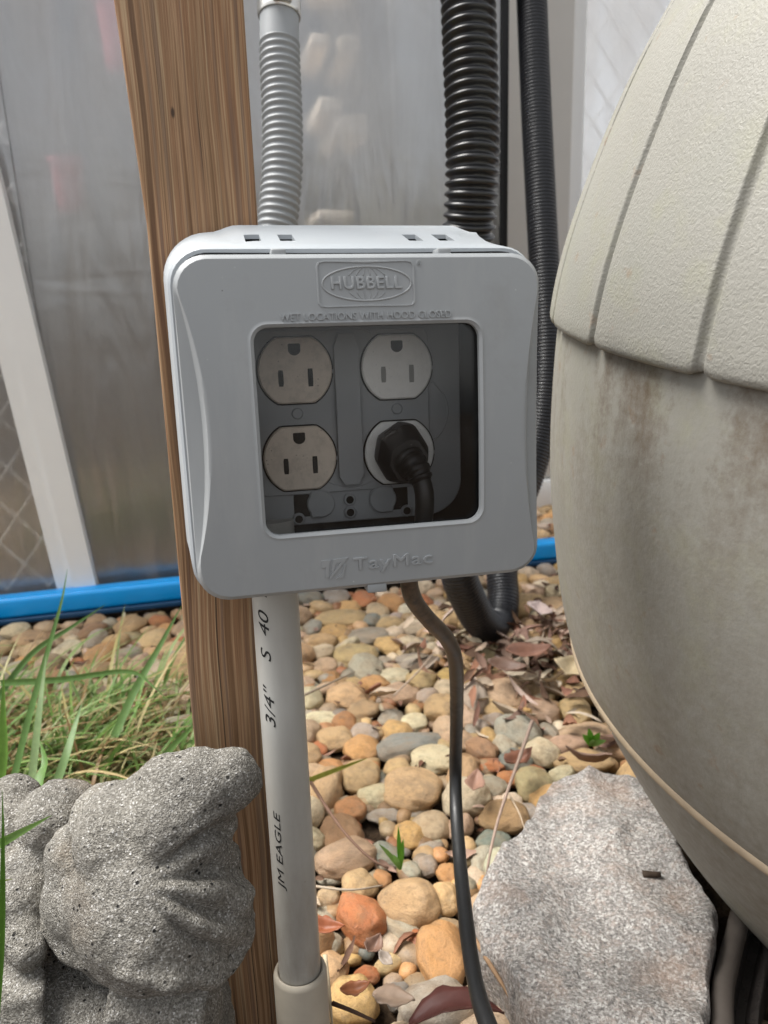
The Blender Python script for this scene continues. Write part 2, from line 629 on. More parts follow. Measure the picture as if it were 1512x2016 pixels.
def make_pane():
    t = NT('smoked_clear_plastic')
    tr = t.n('BsdfTransparent')
    tr.inputs['Color'].default_value = (0.96, 0.96, 0.955, 1)
    gl = t.n('BsdfGlossy')
    gl.inputs['Roughness'].default_value = 0.03
    fr = t.n('Fresnel')
    fr.inputs['IOR'].default_value = 1.34
    mx = t.n('MixShader')
    t.l(fr.outputs[0], mx.inputs[0])
    t.l(tr.outputs[0], mx.inputs[1])
    t.l(gl.outputs[0], mx.inputs[2])
    v = t.coord('Object')
    sp = t.math('MULTIPLY', t.ramp(t.vor(v, 330), [(0.035, 1.0), (0.06, 0.0)]), t.ramp(t.noise(v, 60, 2), [(0.55, 0.0), (0.62, 0.7)]))
    df = t.n('BsdfDiffuse')
    df.inputs['Color'].default_value = (0.5, 0.5, 0.48, 1)
    haze = t.ramp(t.noise(t.coord('Object', (26, 26, 14)), 1.0, 5, 0.7), [(0.45, 0.0), (0.75, 0.035)])
    m2 = t.n('MixShader')
    t.l(t.math('ADD', sp, haze, True), m2.inputs[0])
    t.l(mx.outputs[0], m2.inputs[1])
    t.l(df.outputs[0], m2.inputs[2])
    t.l(m2.outputs[0], t.out.inputs['Surface'])
    return t.m


def make_attr(name, rough, spec=0.3, trans=False):
    t = NT(name)
    a = t.n('Attribute', attribute_name='Col')
    nz = t.noise(t.coord('Object'), 180, 4, 0.6)
    c = t.mix(0.5, a.outputs['Color'], t.ramp(nz, [(0.25, 0.5), (0.7, 1.0)]), 'MULTIPLY')
    if not trans:
        return t.finish(c, rough, None, spec)
    b = t.n('BsdfPrincipled')
    t.l(c, b.inputs['Base Color'])
    b.inputs['Roughness'].default_value = rough
    b.inputs['Specular IOR Level'].default_value = spec
    tl = t.n('BsdfTranslucent')
    t.l(c, tl.inputs['Color'])
    mx = t.n('MixShader')
    mx.inputs[0].default_value = 0.35
    t.l(b.outputs[0], mx.inputs[1])
    t.l(tl.outputs[0], mx.inputs[2])
    t.l(mx.outputs[0], t.out.inputs['Surface'])
    return t.m


def make_receptacle(name, c, dirt):
    t = NT(name)
    v = t.coord('Object')
    n = t.noise(v, 240, 5, 0.7)
    col = t.mix(t.ramp(n, [(0.45, 0.0), (0.75, dirt)]), c, tuple(x * 0.5 for x in c))
    sp = t.math('MULTIPLY', t.ramp(t.vor(v, 500), [(0.10, 1.0), (0.18, 0.0)]), t.ramp(t.noise(v, 150, 2), [(0.55, 0.0), (0.6, dirt)]))
    col = t.mix(sp, col, (0.02, 0.018, 0.015))
    return t.finish(col, 0.4, None, 0.5)


def make_cord():
    t = NT('black_cord_jacket')
    tc = t.n('TexCoord')
    sx = t.n('SeparateXYZ')
    t.l(tc.outputs['Object'], sx.inputs[0])
    v = t.coord('Object')
    n = t.noise(v, 170, 5, 0.7)
    zone = t.math('MULTIPLY', t.math('SUBTRACT', sx.outputs['Z'], CORD_DIRT_Z), 16.0, True)
    zone = t.math('MULTIPLY', zone, t.math('MULTIPLY', t.math('SUBTRACT', -0.05, sx.outputs['Z']), 60.0, True))
    mudm = t.math('MULTIPLY', zone, t.ramp(n, [(0.30, 0.1), (0.6, 1.0)]), True)
    col = t.mix(mudm, (0.012, 0.0125, 0.013), (0.135, 0.092, 0.062))
    return t.finish(col, t.ramp(n, [(0.3, 0.34), (0.7, 0.55)]), t.bump(n, 0.12, 0.0008), 0.5)


def make_conduit():
    t = NT('grey_conduit_plastic')
    v = t.coord('Object')
    n = t.noise(t.coord('Object', (40, 40, 9)), 1.0, 5, 0.65)
    c = t.ramp(n, [(0.3, (0.40, 0.39, 0.36)), (0.6, (0.47, 0.465, 0.435)), (0.8, (0.37, 0.335, 0.285))])
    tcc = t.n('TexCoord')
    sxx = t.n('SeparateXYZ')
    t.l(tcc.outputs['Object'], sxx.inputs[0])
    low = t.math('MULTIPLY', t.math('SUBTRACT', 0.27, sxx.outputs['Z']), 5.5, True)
    grime_shade = t.ramp(t.noise(t.coord('Object', (70, 70, 22)), 1.0, 5, 0.7), [(0.3, 0.35), (0.65, 1.0)])
    c = t.mix(t.math('MULTIPLY', t.math('MULTIPLY', low, grime_shade), 0.8), c, (0.17, 0.142, 0.108))  # lower pipe darkened by grime and by shade painted into the colour
    sp = t.math('MULTIPLY', t.ramp(t.vor(v, 150), [(0.05, 1.0), (0.10, 0.0)]), t.ramp(t.noise(v, 70, 2), [(0.58, 0.0), (0.66, 0.8)]))
    c = t.mix(sp, c, (0.06, 0.055, 0.05))
    return t.finish(c, 0.42, t.bump(t.noise(v, 900, 2), 0.05, 0.0004), 0.5)


LIP_S, SEAM_S = 0.0648, -0.1578
CORD_DIRT_Z = -0.165
M_wood = make_wood()
M_cover = make_cover_plastic('grey_cover_plastic', (0.312, 0.328, 0.336))
M_base = make_cover_plastic('grey_box_plastic', (0.385, 0.414, 0.436))
M_inner = plain('dark_grey_plate_plastic', (0.27, 0.282, 0.293), 0.45, 0.4, 0.08)
M_flat_black = plain('flat_black', (0.012, 0.012, 0.013), 0.6, 0.3)
M_black = plain('black_hollow', (0.006, 0.006, 0.006), 0.7, 0.2)
M_pane = make_pane()
M_rec_old = make_receptacle('aged_ivory_receptacle', (0.62, 0.54, 0.455), 0.6)
M_rec_new = make_receptacle('white_receptacle', (0.80, 0.80, 0.78), 0.2)
M_shut = plain('grey_shutter', (0.22, 0.22, 0.21), 0.5)
M_plug = plain('black_plug_rubber', (0.006, 0.0065, 0.008), 0.42, 0.35, 0.1)
M_cord = make_cord()
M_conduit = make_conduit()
M_coupling = plain('tan_coupling_plastic', (0.39, 0.35, 0.285), 0.5, 0.4, 0.15, 60)
M_ink = plain('black_ink', (0.018, 0.018, 0.018), 0.6, 0.3)
M_greyhose = plain('grey_hose_plastic', (0.30, 0.315, 0.325), 0.38, 0.5, 0.15, 30)
M_steel = plain('clamp_steel', (0.62, 0.60, 0.56), 0.3, 0.5, 0.15, 60, metal=1.0)
M_blackhose = plain('black_hose_plastic', (0.013, 0.0135, 0.015), 0.30, 0.6, 0.3, 80)
M_pondhose = plain('dark_ribbed_hose_plastic', (0.011, 0.012, 0.015), 0.36, 0.5, 0.2, 60)
M_blue = plain('blue_rail_paint', (0.0, 0.33, 0.82), 0.30, 0.55, 0.1, 30)
M_white = plain('white_frame_paint', (0.84, 0.84, 0.82), 0.45, 0.4, 0.06, 12)
M_beige = plain('beige_frame_paint', (0.60, 0.575, 0.53), 0.5, 0.4, 0.06, 12)
M_panel = make_panel('clouded_panel', (0.41, 0.395, 0.375), 0.70)
M_panel_skylit = make_panel('skylit_white_panel', (0.90, 0.885, 0.865), 0.42)  # whitened to paint in the sky light coming through
M_concrete = make_concrete()
M_granite = make_granite()
M_pebble = make_pebble(False)
M_pebmass = make_pebble(True)
M_soil = make_soil()
M_lid = make_bin('pebbled_lid_plastic', False)
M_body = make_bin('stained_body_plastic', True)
M_bin_base = plain('black_base_plastic', (0.03, 0.026, 0.024), 0.2, 0.7, 0.6, 60, 0.5, 260)
M_litter = make_attr('dry_litter', 0.8, 0.2)
M_leafy = make_attr('dead_leaf_surface', 0.5, 0.4)
M_grass = make_attr('grass_blade', 0.45, 0.35, True)

# ------------------------------------------------------------------ the setting: ground
gv, gf = [], []
NG = 110
for j in range(NG + 1):
    for i in range(NG + 1):
        # finer near the camera, reaching far out
        a, b = (i / NG) * 2 - 1, (j / NG) * 2 - 1
        x = math.copysign(abs(a) ** 3 * 58 + abs(a) * 2.0, a)
        y = math.copysign(abs(b) ** 3 * 58 + abs(b) * 2.0, b) + 0.6
        z = 0.006 * noise.noise(Vector((x * 9, y * 9, 0))) if abs(a) < 0.7 and abs(b) < 0.7 else 0
        gv.append((x, y, z - 0.004))
for j in range(NG):
    for i in range(NG):
        k = j * (NG + 1) + i
        gf.append((k, k + 1, k + NG + 2, k + NG + 1))
tag(obj('ground', gv, gf, M_soil), kind='structure')

# ------------------------------------------------------------------ greenhouse behind
ra, rb = G(0, 1218, 0.02), G(1095, 1098, 0.02)
WX = (rb - ra)
WX.z = 0
WX.normalize()                                       # along the wall, to the right
WY = Vector((-WX.y, WX.x, 0))                        # away from the camera
W0 = Vector((ra.x, ra.y, 0))


def wall_frame(origin):
    return Matrix(((WX.x, WY.x, 0, origin.x), (WX.y, WY.y, 0, origin.y), (0, 0, 1, 0), (0, 0, 0, 1)))


def on_wall(x, y, org):
    v = ray(x, y)
    q = CP + v * ((org - CP).dot(WY) / v.dot(WY))
    return (q - org).dot(WX), q.z


LW = wall_frame(W0 + WY * 0.045)                     # plane of the near, clouded wall
gh = empty('greenhouse', LW)
tag(gh, 'greenhouse wall of clouded grey plastic panels with white frame behind the hoses', 'greenhouse')
org = W0 + WY * 0.045
xe, _ = on_wall(984, 300, org)
# leaning white frame strip on the left
sa, sb = on_wall(0, 322, org), on_wall(196, 1155, org)
sc_, sd = on_wall(-90, 330, org), on_wall(118, 1162, org)
for nm, x0, x1 in (('plastic_panel', sb[0] - 1.2, sb[0] - 0.03), ('plastic_panel', sb[0] - 0.029, xe)):
    link(nm, box_mesh(nm, x0, x1, 0, 0.006, 0.035, 1.75), M_panel, gh)


def strip(x_top, z_top, x_bot, z_bot, w, y0, y1, name, m, par):
    e = 0.0
    vs = []
    for (x, z) in ((x_bot, z_bot), (x_top, z_top)):
        for dx in (0, w):
            for y in (y0, y1):
                vs.append((x + dx, y, z))
    fs = [(0, 2, 3, 1), (4, 5, 7, 6), (0, 4, 6, 2), (1, 3, 7, 5), (0, 1, 5, 4), (2, 6, 7, 3)]
    return obj(name, vs, fs, m, par, False)


slope = (sa[0] - sb[0]) / (sa[1] - sb[1])
wst = sb[0] - sd[0]
zt, zb = 1.7, 0.03
strip(sb[0] - wst + slope * (zt - sb[1]), zt, sb[0] - wst + slope * (zb - sb[1]), zb, wst * 0.45, -0.014, -0.001, 'frame_post', M_white, gh)
strip(sb[0] - wst * 0.55 + slope * (zt - sb[1]), zt, sb[0] - wst * 0.55 + slope * (zb - sb[1]), zb, wst * 0.55, -0.022, -0.001, 'frame_post', M_white, gh)
# return of the near wall, made black to paint in the shadow gap
link('shadow_gap_return', box_mesh('shadow_gap_return', xe + 0.0005, xe + 0.012, -0.004, 0.10, 0.03, 1.75, 0.001), M_flat_black, gh)

# set-back wall on the right, its panel whitened as skylit
OR = G(1090, 968, 0.03)
OR.z = 0
RW = wall_frame(OR)
gr = empty('greenhouse', RW)
tag(gr, 'set-back greenhouse wall of ribbed panel whitened as skylit beside a beige corner post', 'greenhouse')
p0, _ = on_wall(996, 300, OR)
p1, _ = on_wall(1092, 300, OR)
p2, _ = on_wall(1116, 300, OR)
p0b, _ = on_wall(1040, 900, OR)
link('frame_post', box_mesh('frame_post', p0 - 0.05, p1 + 0.012, -0.05, -0.005, 0.075, 1.9, 0.004), M_beige, gr)
link('frame_strip', box_mesh('frame_strip', p1 + 0.0125, p2 + 0.02, -0.03, -0.002, 0.075, 1.9, 0.003), M_white, gr)
link('plastic_panel', box_mesh('plastic_panel', p2 - 0.01, p2 + 1.3, 0, 0.01, 0.08, 1.9), M_panel_skylit, gr)
link('base_strip', box_mesh('base_strip', p0 - 0.3, p2 + 1.3, -0.06, 0.012, 0.0, 0.073, 0.004), M_white, gr)

# things seen blurred through the panels
def W(x, y, z, org_=org):
    return org_ + WX * x + WY * y + Vector((0, 0, z))


inner = empty('shelving_unit', wall_frame(org + WY * 0.045))
tag(inner, 'stacked pale wooden shelves seen blurred through the clouded panel between the hoses', 'shelf')
a0, b0 = on_wall(618, 250, org + WY * 0.045), on_wall(728, 250, org + WY * 0.045)
plain_board = plain('pale_board', (0.88, 0.74, 0.58), 0.5)
zz = 0.60
for i in range(7):
    th = (0.012, 0.03, 0.018, 0.022, 0.014, 0.034, 0.016)[i]
    bo = link('shelf_board', box_mesh('shelf_board', a0[0] + (0.0, 0.03, 0.01, 0.045, 0.005, 0.02, 0.03)[i], b0[0] - (0.03, 0.0, 0.04, 0.01, 0.05, 0.0, 0.02)[i], 0, 0.16, -th / 2, th / 2, 0.002), plain_board, inner)
    bo.location = (0, 0, zz)
    bo.rotation_euler = (0, (0.05, -0.08, 0.03, -0.04, 0.09, -0.02, 0.06)[i], 0)
    zz += (0.05, 0.09, 0.04, 0.075, 0.05, 0.06, 0.05)[i]
link('shelf_upright', box_mesh('shelf_upright', (a0[0] + b0[0]) / 2 - 0.008, (a0[0] + b0[0]) / 2 + 0.008, 0.165, 0.18, 0.0, 1.15, 0.002), M_flat_black, inner)
for zz in (0.66, 0.80, 0.93):
    link('shelf_bracket', box_mesh('shelf_bracket', (a0[0] + b0[0]) / 2 - 0.004, (a0[0] + b0[0]) / 2 + 0.004, 0.02, 0.166, zz, zz + 0.008), M_flat_black, inner)
# crossed white lath seen through the panels at the far left and the upper right
def lattice(frame, x0, x1, z0, z1, y, label):
    lt = empty('lattice', frame)
    tag(lt, label, 'lattice')
    sp = 0.075
    for sgn in (1, -1):
        k = -40
        while k < 60:
            c0 = k * sp
            pts_ = []
            # line z = z0 + sgn*(x - x0)*1.25 + c0, clipped to the rectangle
            for x in (x0, x1):
                z = z0 + sgn * (x - x0) * 1.25 + c0
                pts_.append((x, z))
            (xa, za), (xb, zb_) = pts_
            if za > zb_:
                xa, za, xb, zb_ = xb, zb_, xa, za
            if zb_ > z0 and za < z1:
                if za < z0:
                    xa = xa + (xb - xa) * (z0 - za) / (zb_ - za)
                    za = z0
                if zb_ > z1:
                    xb = xa + (xb - xa) * (z1 - za) / (zb_ - za)
                    zb_ = z1
                if abs(xb - xa) > 0.01:
                    yy = y + (0.006 if sgn < 0 else 0.0)
                    vs_, fs_ = tube_data([Vector((xa, yy, za)), Vector((xb, yy, zb_))], 0.0026, 6)
                    obj('lath', vs_, fs_, M_white, lt, True, 40)
            k += 1


lx, _ = on_wall(150, 1000, org)
lattice(LW, lx - 0.42, lx - 0.02, 0.04, 1.0, 0.016, 'white crossed lattice seen through the clouded panel left of the white strip')
rx, _ = on_wall(1120, 300, OR)
lattice(RW, rx, rx + 0.45, 0.1, 1.25, 0.022, 'white crossed lattice seen through the bright panel beside the compost bin')

bw = plain('dark_backdrop', (0.085, 0.082, 0.078), 0.7, 0.3, 0.35, 6)  # dark backdrop added to stand for the dim interior
bt = tag(link('dark_backdrop', box_mesh('dark_backdrop', -1.6, xe - 0.02, 0.55, 0.57, 0.0, 1.7, 0.004), bw, None), 'dark tarp added at the back inside the clouded greenhouse wall', 'backdrop')
bt.matrix_world = LW
ws, wsb = on_wall(770, 150, org + WY * 0.06), on_wall(868, 150, org + WY * 0.06)
t_ = tag(link('white_sheet', box_mesh('white_sheet', ws[0], wsb[0] + 0.03, 0.06, 0.075, 0.55, 1.5, 0.004), plain('pale_blue_sheet', (0.62, 0.66, 0.70), 0.5), None), 'pale bluish sheet seen blurred through the panel left of the thick black hose', 'sheet')
t_.matrix_world = LW
pink = plain('pink_plastic', (0.75, 0.13, 0.18), 0.5)
for k, (px, py, hh, ww, lab) in enumerate(((130, 362, 0.075, 0.045, 'lower pink pot blurred through the left clouded panel'), (228, 60, 0.10, 0.05, 'upper pink pot blurred through the clouded panel beside the wooden post'))):
    x, z = on_wall(px, py, org + WY * 0.06)
    c0 = W(x, 0.085, 0)
    prof = [(0.0, z - hh / 2), (ww * 0.36, z - hh / 2), (ww * 0.5, z + hh * 0.42), (ww * 0.56, z + hh * 0.42), (ww * 0.56, z + hh / 2), (ww * 0.48, z + hh / 2), (ww * 0.4, z - hh * 0.4), (0.0, z - hh * 0.4)]
    loops = [[c0 + Vector((max(r, 1e-4) * math.cos(2 * math.pi * q / 24), max(r, 1e-4) * math.sin(2 * math.pi * q / 24), zz)) for q in range(24)] for r, zz in prof]
    vs, fs = loft(loops)
    tag(obj('flower_pot', vs, fs, pink, None, True, 40), lab, 'pot')
    # a slim stand carries it
    st = box_mesh('plant_stand', -0.03, 0.03, -0.03, 0.03, 0, z - hh / 2 - 0.001, 0.003)
    so = tag(link('plant_stand', st, M_flat_black), ('low' if k == 0 else 'tall') + ' dark stand under the ' + ('lower' if k == 0 else 'upper') + ' pink pot behind the clouded panel', 'stand')
    so.location = c0

# blue rail lying along the foot of the wall
rail = empty('blue_rail', wall_frame(W0))
tag(rail, 'bright blue painted rail running along the foot of the greenhouse wall', 'rail')
link('bar', box_mesh('bar', -1.0, 2.2, 0.0, 0.030, 0.018, 0.048, 0.006, 4), M_blue, rail)
link('dark_lower_edge', box_mesh('dark_lower_edge', -1.0, 2.2, -0.003, 0.0295, 0.010, 0.0175, 0.001), plain('dark_blue_edge', (0.01, 0.06, 0.14), 0.4), rail)  # darker blue strip along the rail's lower edge

# ------------------------------------------------------------------ frame shared by the box, post and pipe
U = Vector((0.97596347, -0.0759186, 0.20428331))
Dn = Vector((0.03549543, 0.98021968, 0.19470351))
A = Vector((-0.21502414, -0.18277239, 0.95935336))


def c2w(v):
    return CR * v.x + CD * v.y + FW * v.z


BU, BD, BA = c2w(U), c2w(Dn), c2w(A)
BO = CP + c2w(Vector((-16.0582, -44.9974, 337.2518))) / 1000.0


def box_frame(u, w, v):
    o = BO + (BU * u + BA * w - BD * v) / 1000.0
    return Matrix(((BU.x, BA.x, -BD.x, o.x), (BU.y, BA.y, -BD.y, o.y), (BU.z, BA.z, -BD.z, o.z), (0, 0, 0, 1)))


mm = 0.001
# ------------------------------------------------------------------ wooden post
base_v = -403.0
post = tag(link('wooden_post', box_mesh('wooden_post', -23.5 * mm, 23.5 * mm, 0, 38 * mm, 0, 0.80, 0.0012, 2), M_wood), 'upright brown treated wooden post with the outlet box mounted on its front', 'post')
bm_ = bmesh.new()
bm_.from_mesh(post.data)
bmesh.ops.bisect_plane(bm_, geom=bm_.verts[:] + bm_.edges[:] + bm_.faces[:], plane_co=(0, 0, 0.486), plane_no=(0, 0, 1))
for v_ in bm_.verts:
    if v_.co.x < 0 and v_.co.z > 0.486:
        v_.co.x -= 0.0047 * (v_.co.z - 0.486) / 0.085
bm_.to_mesh(post.data)
bm_.free()
post.matrix_world = box_frame(-57.6, 14, base_v)

# ------------------------------------------------------------------ outlet box
BF = box_frame(0, 0, 0)
obx = empty('outlet_box', BF)
tag(obx, 'grey weatherproof outlet box with smoked window, mounted on the wooden post', 'outlet box')
NS = 220


def L3(pts, w):
    return [Vector((u * mm, w * mm, v * mm)) for u, v in pts]


# --- back box
def back_out(u, v):
    if rrect(-76, 78, -74, 79, 20)(u, v):
        return True
    if v > 0 and v <= 82 and -57 < u < 66:
        e = max(0.0, abs(u - 4.5) - 48) / 12
        return v <= 79 + 3 * (1 - min(1, e)) ** 2 * (1 + 2 * min(1, e))
    return False


front_rim = radial(rrect(-71.2, 74, -69.4, 65.4, 13.5), NS, 1, 0, 200)
front_rim2 = radial(rrect(-72.2, 74.8, -70.2, 66.2, 14), NS, 1, 0, 200)
back_rim = radial(back_out, NS, 1, 0, 200)
back_rim2 = radial(lambda u, v: back_out(u * 1.012, v * 1.012), NS, 1, 0, 200)


def lerp2(a, b, t):
    return [(p[0] + (q[0] - p[0]) * t, p[1] + (q[1] - p[1]) * t) for p, q in zip(a, b)]


def inset(a, d, c=(1, 0)):
    out = []
    for p in a:
        r = math.hypot(p[0] - c[0], p[1] - c[1])
        k = (r - d) / r
        out.append((c[0] + (p[0] - c[0]) * k, c[1] + (p[1] - c[1]) * k))
    return out


loops = [L3(front_rim, -34.6), L3(front_rim2, -33.6)]
for t in (0.15, 0.35, 0.55, 0.75, 0.92):
    loops.append(L3(lerp2(front_rim2, back_rim, t), -33.6 + t * 45.6))
loops += [L3(back_rim, 11.0), L3(inset(back_rim, 1.0), 12.4), L3(inset(back_rim, 1.8), 12.4), L3(inset(back_rim, 2.0), 10.0), L3(inset(front_rim, 1.9), -33.0), L3(inset(front_rim, 1.6), -34.6)]
vs, fs = loft(loops, closed_ring=True)
shell = obj('back_box', vs, fs, M_base, obx, True, 35)
SL = [(-41.7, -35.5), (-28.0, -22.0), (25.0, 31.0), (38.0, 44.6)]
cut = bmesh.new()
for a, b in SL:
    r = bmesh.ops.create_cube(cut, size=1)
    for v in r['verts']:
        v.co = Vector(((a if v.co.x < 0 else b) * mm, (-21.6 if v.co.y < 0 else -8.4) * mm, (60 if v.co.z < 0 else 90) * mm))
cme = bpy.data.meshes.new('cutter')
cut.to_mesh(cme)
cut.free()
co = link('cutter', cme)
co.matrix_world = BF
md = shell.modifiers.new('slots', 'BOOLEAN')
md.operation = 'DIFFERENCE'
md.object = co
md.solver = 'EXACT'
bpy.context.view_layer.update()
dg = bpy.context.evaluated_depsgraph_get()
nme = bpy.data.meshes.new_from_object(shell.evaluated_get(dg))
shell.modifiers.clear()
shell.data = nme
bpy.data.objects.remove(co)
nme.set_sharp_from_angle(angle=math.radians(35))
for a, b in SL:
    link('slot_shade_block', box_mesh('slot_shade_block', (a - 1.5) * mm, (b + 1.5) * mm, -23 * mm, -6 * mm, 50 * mm, 56 * mm), M_black, obx)  # black blocks added below the cut slots to paint their inner shade

gk = radial(rrect(-69.2, 72.0, -68.2, 61.8, 12), NS, 1, 0, 200)
gk2 = radial(rrect(-69.4, 72.2, -68.0, 63.4, 12), NS, 1, 0, 200)
vs, fs = loft([L3(gk, -37.6), L3(gk2, -30.0), L3(inset(gk2, 1.2), -30.0), L3(inset(gk, 1.2), -37.6)], closed_ring=True)
obj('gap_shade_ring', vs, fs, M_flat_black, obx, True, 40)  # black ring added to paint the dark gap behind the cover

# --- black backing plate, back plate, device plate
pl = radial(lambda u, v: rrect(-72, 74, -68, 76, 14)(u, v), 64, 1, 0, 200)
vs, fs = loft([L3(pl, 8.2), L3(pl, 11.5)], cap0=True, cap1=True)
obj('black_backing', vs, fs, M_flat_black, obx, False)


def plate_in(u, v):
    if not rrect(-58, 53.5, -50.5, 55, 3)(u, v):
        return False
    if v < -34 and u > 0:
        return ((u - 36) / 17.5) ** 2 + ((v + 34) / 16.5) ** 2 <= 1 or u < 36
    return True


pl = radial(plate_in, 160, 0, 0, 200)
vs, fs = loft([L3(pl, 8.0), L3(pl, 2.4), L3(inset(pl, 0.5, (0, 0)), 2.0)], cap1=True)
obj('back_plate', vs, fs, M_inner, obx, True, 30)
pl = radial(rrect(-41.5, 38.0, -36, 36.5, 2), 96, 0, 0, 200)
vs, fs = loft([L3(pl, 2.0), L3(pl, 0.7), L3(inset(pl, 0.4, (0, 0)), 0.4)], cap1=True)
dev = obj('device_plate', vs, fs, M_inner, obx, True, 30)
pl = radial(rrect(-5.8, 5.6, -33, 35, 0.6), 64, 0, 0, 200)
vs, fs = loft([L3(pl, 0.5), L3(pl, -2.2), L3(inset(pl, 0.5, (0, 0)), -2.6)], cap1=True)
obj('centre_rib', vs, fs, M_inner, dev, True, 30)


def tube(name, pts, r, seg, m, par):
    vs_, fs_ = tube_data([Vector(p) for p in pts], r, seg)
    return obj(name, vs_, fs_, m, par, True, 50)


def arc3(cu, cv, r, a0_, a1_, w, n=26, rv=None):
    rv = rv or r
    return [Vector(((cu + r * math.cos(a0_ + (a1_ - a0_) * i / n)) * mm, w * mm, (cv + rv * math.sin(a0_ + (a1_ - a0_) * i / n)) * mm)) for i in range(n + 1)]


tube('knockout_ring', arc3(31, -1.5, 16.3, math.radians(-58), math.radians(58), 1.95), 0.45 * mm, 8, M_inner, obx)
tube('plate_ridge', arc3(0.5, -12, 22, math.radians(-125), math.radians(-55), 0.6), 0.5 * mm, 8, M_inner, obx)
tube('plate_ridge', arc3(0.5, 16, 22, math.radians(60), math.radians(120), 0.4), 0.5 * mm, 8, M_inner, obx)


def disc(name, cu, cv, r, w0, w1, m, par, inside=None, n=40, bev=0.3):
    pl_ = radial(inside or (lambda u, v: (u - cu) ** 2 + (v - cv) ** 2 <= r * r), n, cu, cv, 60)
    vs_, fs_ = loft([L3(pl_, w0), L3(pl_, w1 + bev), L3(inset(pl_, bev, (cu, cv)), w1)], cap1=True)
    return obj(name, vs_, fs_, m, par, True, 30)


# receptacles
RC = [(-23, 19.4), (23, 19.4), (-23, -19.4), (23, -19.4)]
for i, (cu, cv) in enumerate(RC):
    m = M_rec_new if i in (1, 3) else M_rec_old
    e = disc('receptacle', cu, cv, 16.2, 0.3, -1.5, m, obx, lambda u, v, cu=cu, cv=cv: (u - cu) ** 2 + (v - cv) ** 2 <= 16.3 ** 2 and abs(v - cv) <= 14.3, 72, 0.6)
    e['label'] = ['aged ivory upper left receptacle', 'clean white upper right receptacle with grey shutters', 'aged ivory lower left receptacle', 'white receptacle behind the black plug'][i]
    # dark seam round the face
    tube('face_seam', [Vector(((cu + (u - cu) * 1.02) * mm, 0.25 * mm, (cv + (v - cv) * 1.02) * mm)) for u, v in radial(lambda u, v: (u - cu) ** 2 + (v - cv) ** 2 <= 16.3 ** 2 and abs(v - cv) <= 14.3, 60, cu, cv, 60)] + [], 0.45 * mm, 6, M_black, e)
    disc('ground_hole', cu, cv + 9.3, 3, -1.4, -1.58, M_black, e, lambda u, v: abs(u - cu) <= 2.7 and v <= cv + 11.6 and ((u - cu) ** 2 + (v - cv - 9.3) ** 2 <= 2.8 ** 2 or v > cv + 9.3), 40, 0.02)
    for s in (-1, 1):
        hh = 3.9 if s > 0 else 3.5
        uu = cu + s * 6.5
        disc('blade_slot', uu, cv - 3.2, 3, -1.4, -1.58, M_shut if i == 1 else M_black, e, lambda u, v: abs(u - uu) <= 1.15 and abs(v - cv + 3.2) <= hh, 24, 0.02)
    if i in (0, 1, 2):
        tm = text_mesh('WR', 6.2 * mm, 4.2 * mm, 0.12 * mm)
        o = link('lettering', tm, m, e)
        o.matrix_local = Matrix.Translation((cu * mm, -1.55 * mm, (cv - 3) * mm)) @ Matrix.Rotation(math.pi / 2, 4, 'X')
for cu, cv in ((-23, 0.6), (22.6, 0.6)):
    s = disc('plate_screw', cu, cv, 2.6, 0.5, -0.5, M_inner, dev, None, 28, 0.5)
    disc('screw_recess', cu, cv, 1.1, -0.4, -0.56, M_black, s, None, 6, 0.02) if False else None
for cu, cv in ((-1, -40.2), (-1, -46.2), (26, -47.5), (-25, -47.5)):
    s = disc('screw_boss', cu, cv, 2.9, 2.1, 0.6, M_inner, obx, None, 28, 0.6)
    disc('screw_hole', cu, cv, 1.8, 0.7, 0.5, M_black, s, None, 20, 0.02)
for s in (-1, 1):
    k = disc('knob', 14.5 * s, -41, 6.3, 2.1, -0.4, M_inner, obx, lambda u, v, s=s: ((u - 14.5 * s) ** 2 + (v + 41) ** 2 <= 6.4 ** 2) or (abs(v + 41) < 6.2 and 0 <= (u - 14.5 * s) * s <= 5), 40, 0.6)
    disc('dark_recess', 23.2 * s, -41.5, 4, 2.1, 1.6, M_black, obx, lambda u, v, s=s: abs(u - 23.2 * s) < 3.6 and abs(v + 41.5) < 5.2, 32, 0.1)

# --- hinged cover
D0 = -46.0
hole = radial(rrect(-42.4, 46.4, -44.2, 35.8, 5.6), NS, 1, 0, 200)
hole_b = radial(rrect(-43.6, 47.6, -45.4, 37.0, 6.6), NS, 1, 0, 200)
hole_c = radial(rrect(-44.4, 48.4, -46.2, 37.8, 7.4), NS, 1, 0, 200)
outer = rrect(-70.2, 73.2, -69.4, 62.4, 12.5)


def dipv(v, c, h):
    t = (v - c) / h
    return max(0.0, 1 - t * t)


def plateau(u, v):
    if not rrect(-69.2, 72.2, -68.4, 61.4, 11.8)(u, v):
        return False
    return -69.9 + 8.0 * dipv(v, -1, 55) <= u <= 72.7 - 6.3 * dipv(v, -7, 59)


plat = radial(plateau, NS, 1, 0, 200)
plat2 = radial(lambda u, v: plateau(u, v) and -69.9 + 8.9 * dipv(v, -1, 55) <= u <= 72.7 - 7.2 * dipv(v, -7, 59) and rrect(-68.5, 71.5, -67.7, 60.7, 11.3)(u, v), NS, 1, 0, 200)
flank = radial(lambda u, v: rrect(-69.8, 72.8, -69.0, 62.0, 12.2)(u, v) and (plateau(u, v) or -69.9 + 6.3 * dipv(v, -1, 55) <= u <= 72.7 - 4.6 * dipv(v, -7, 59)), NS, 1, 0, 200)
out_l = radial(outer, NS, 1, 0, 200)


def mixw(a, wl):
    return [Vector((p[0] * mm, w * mm, p[1] * mm)) for p, w in zip(a, wl)]


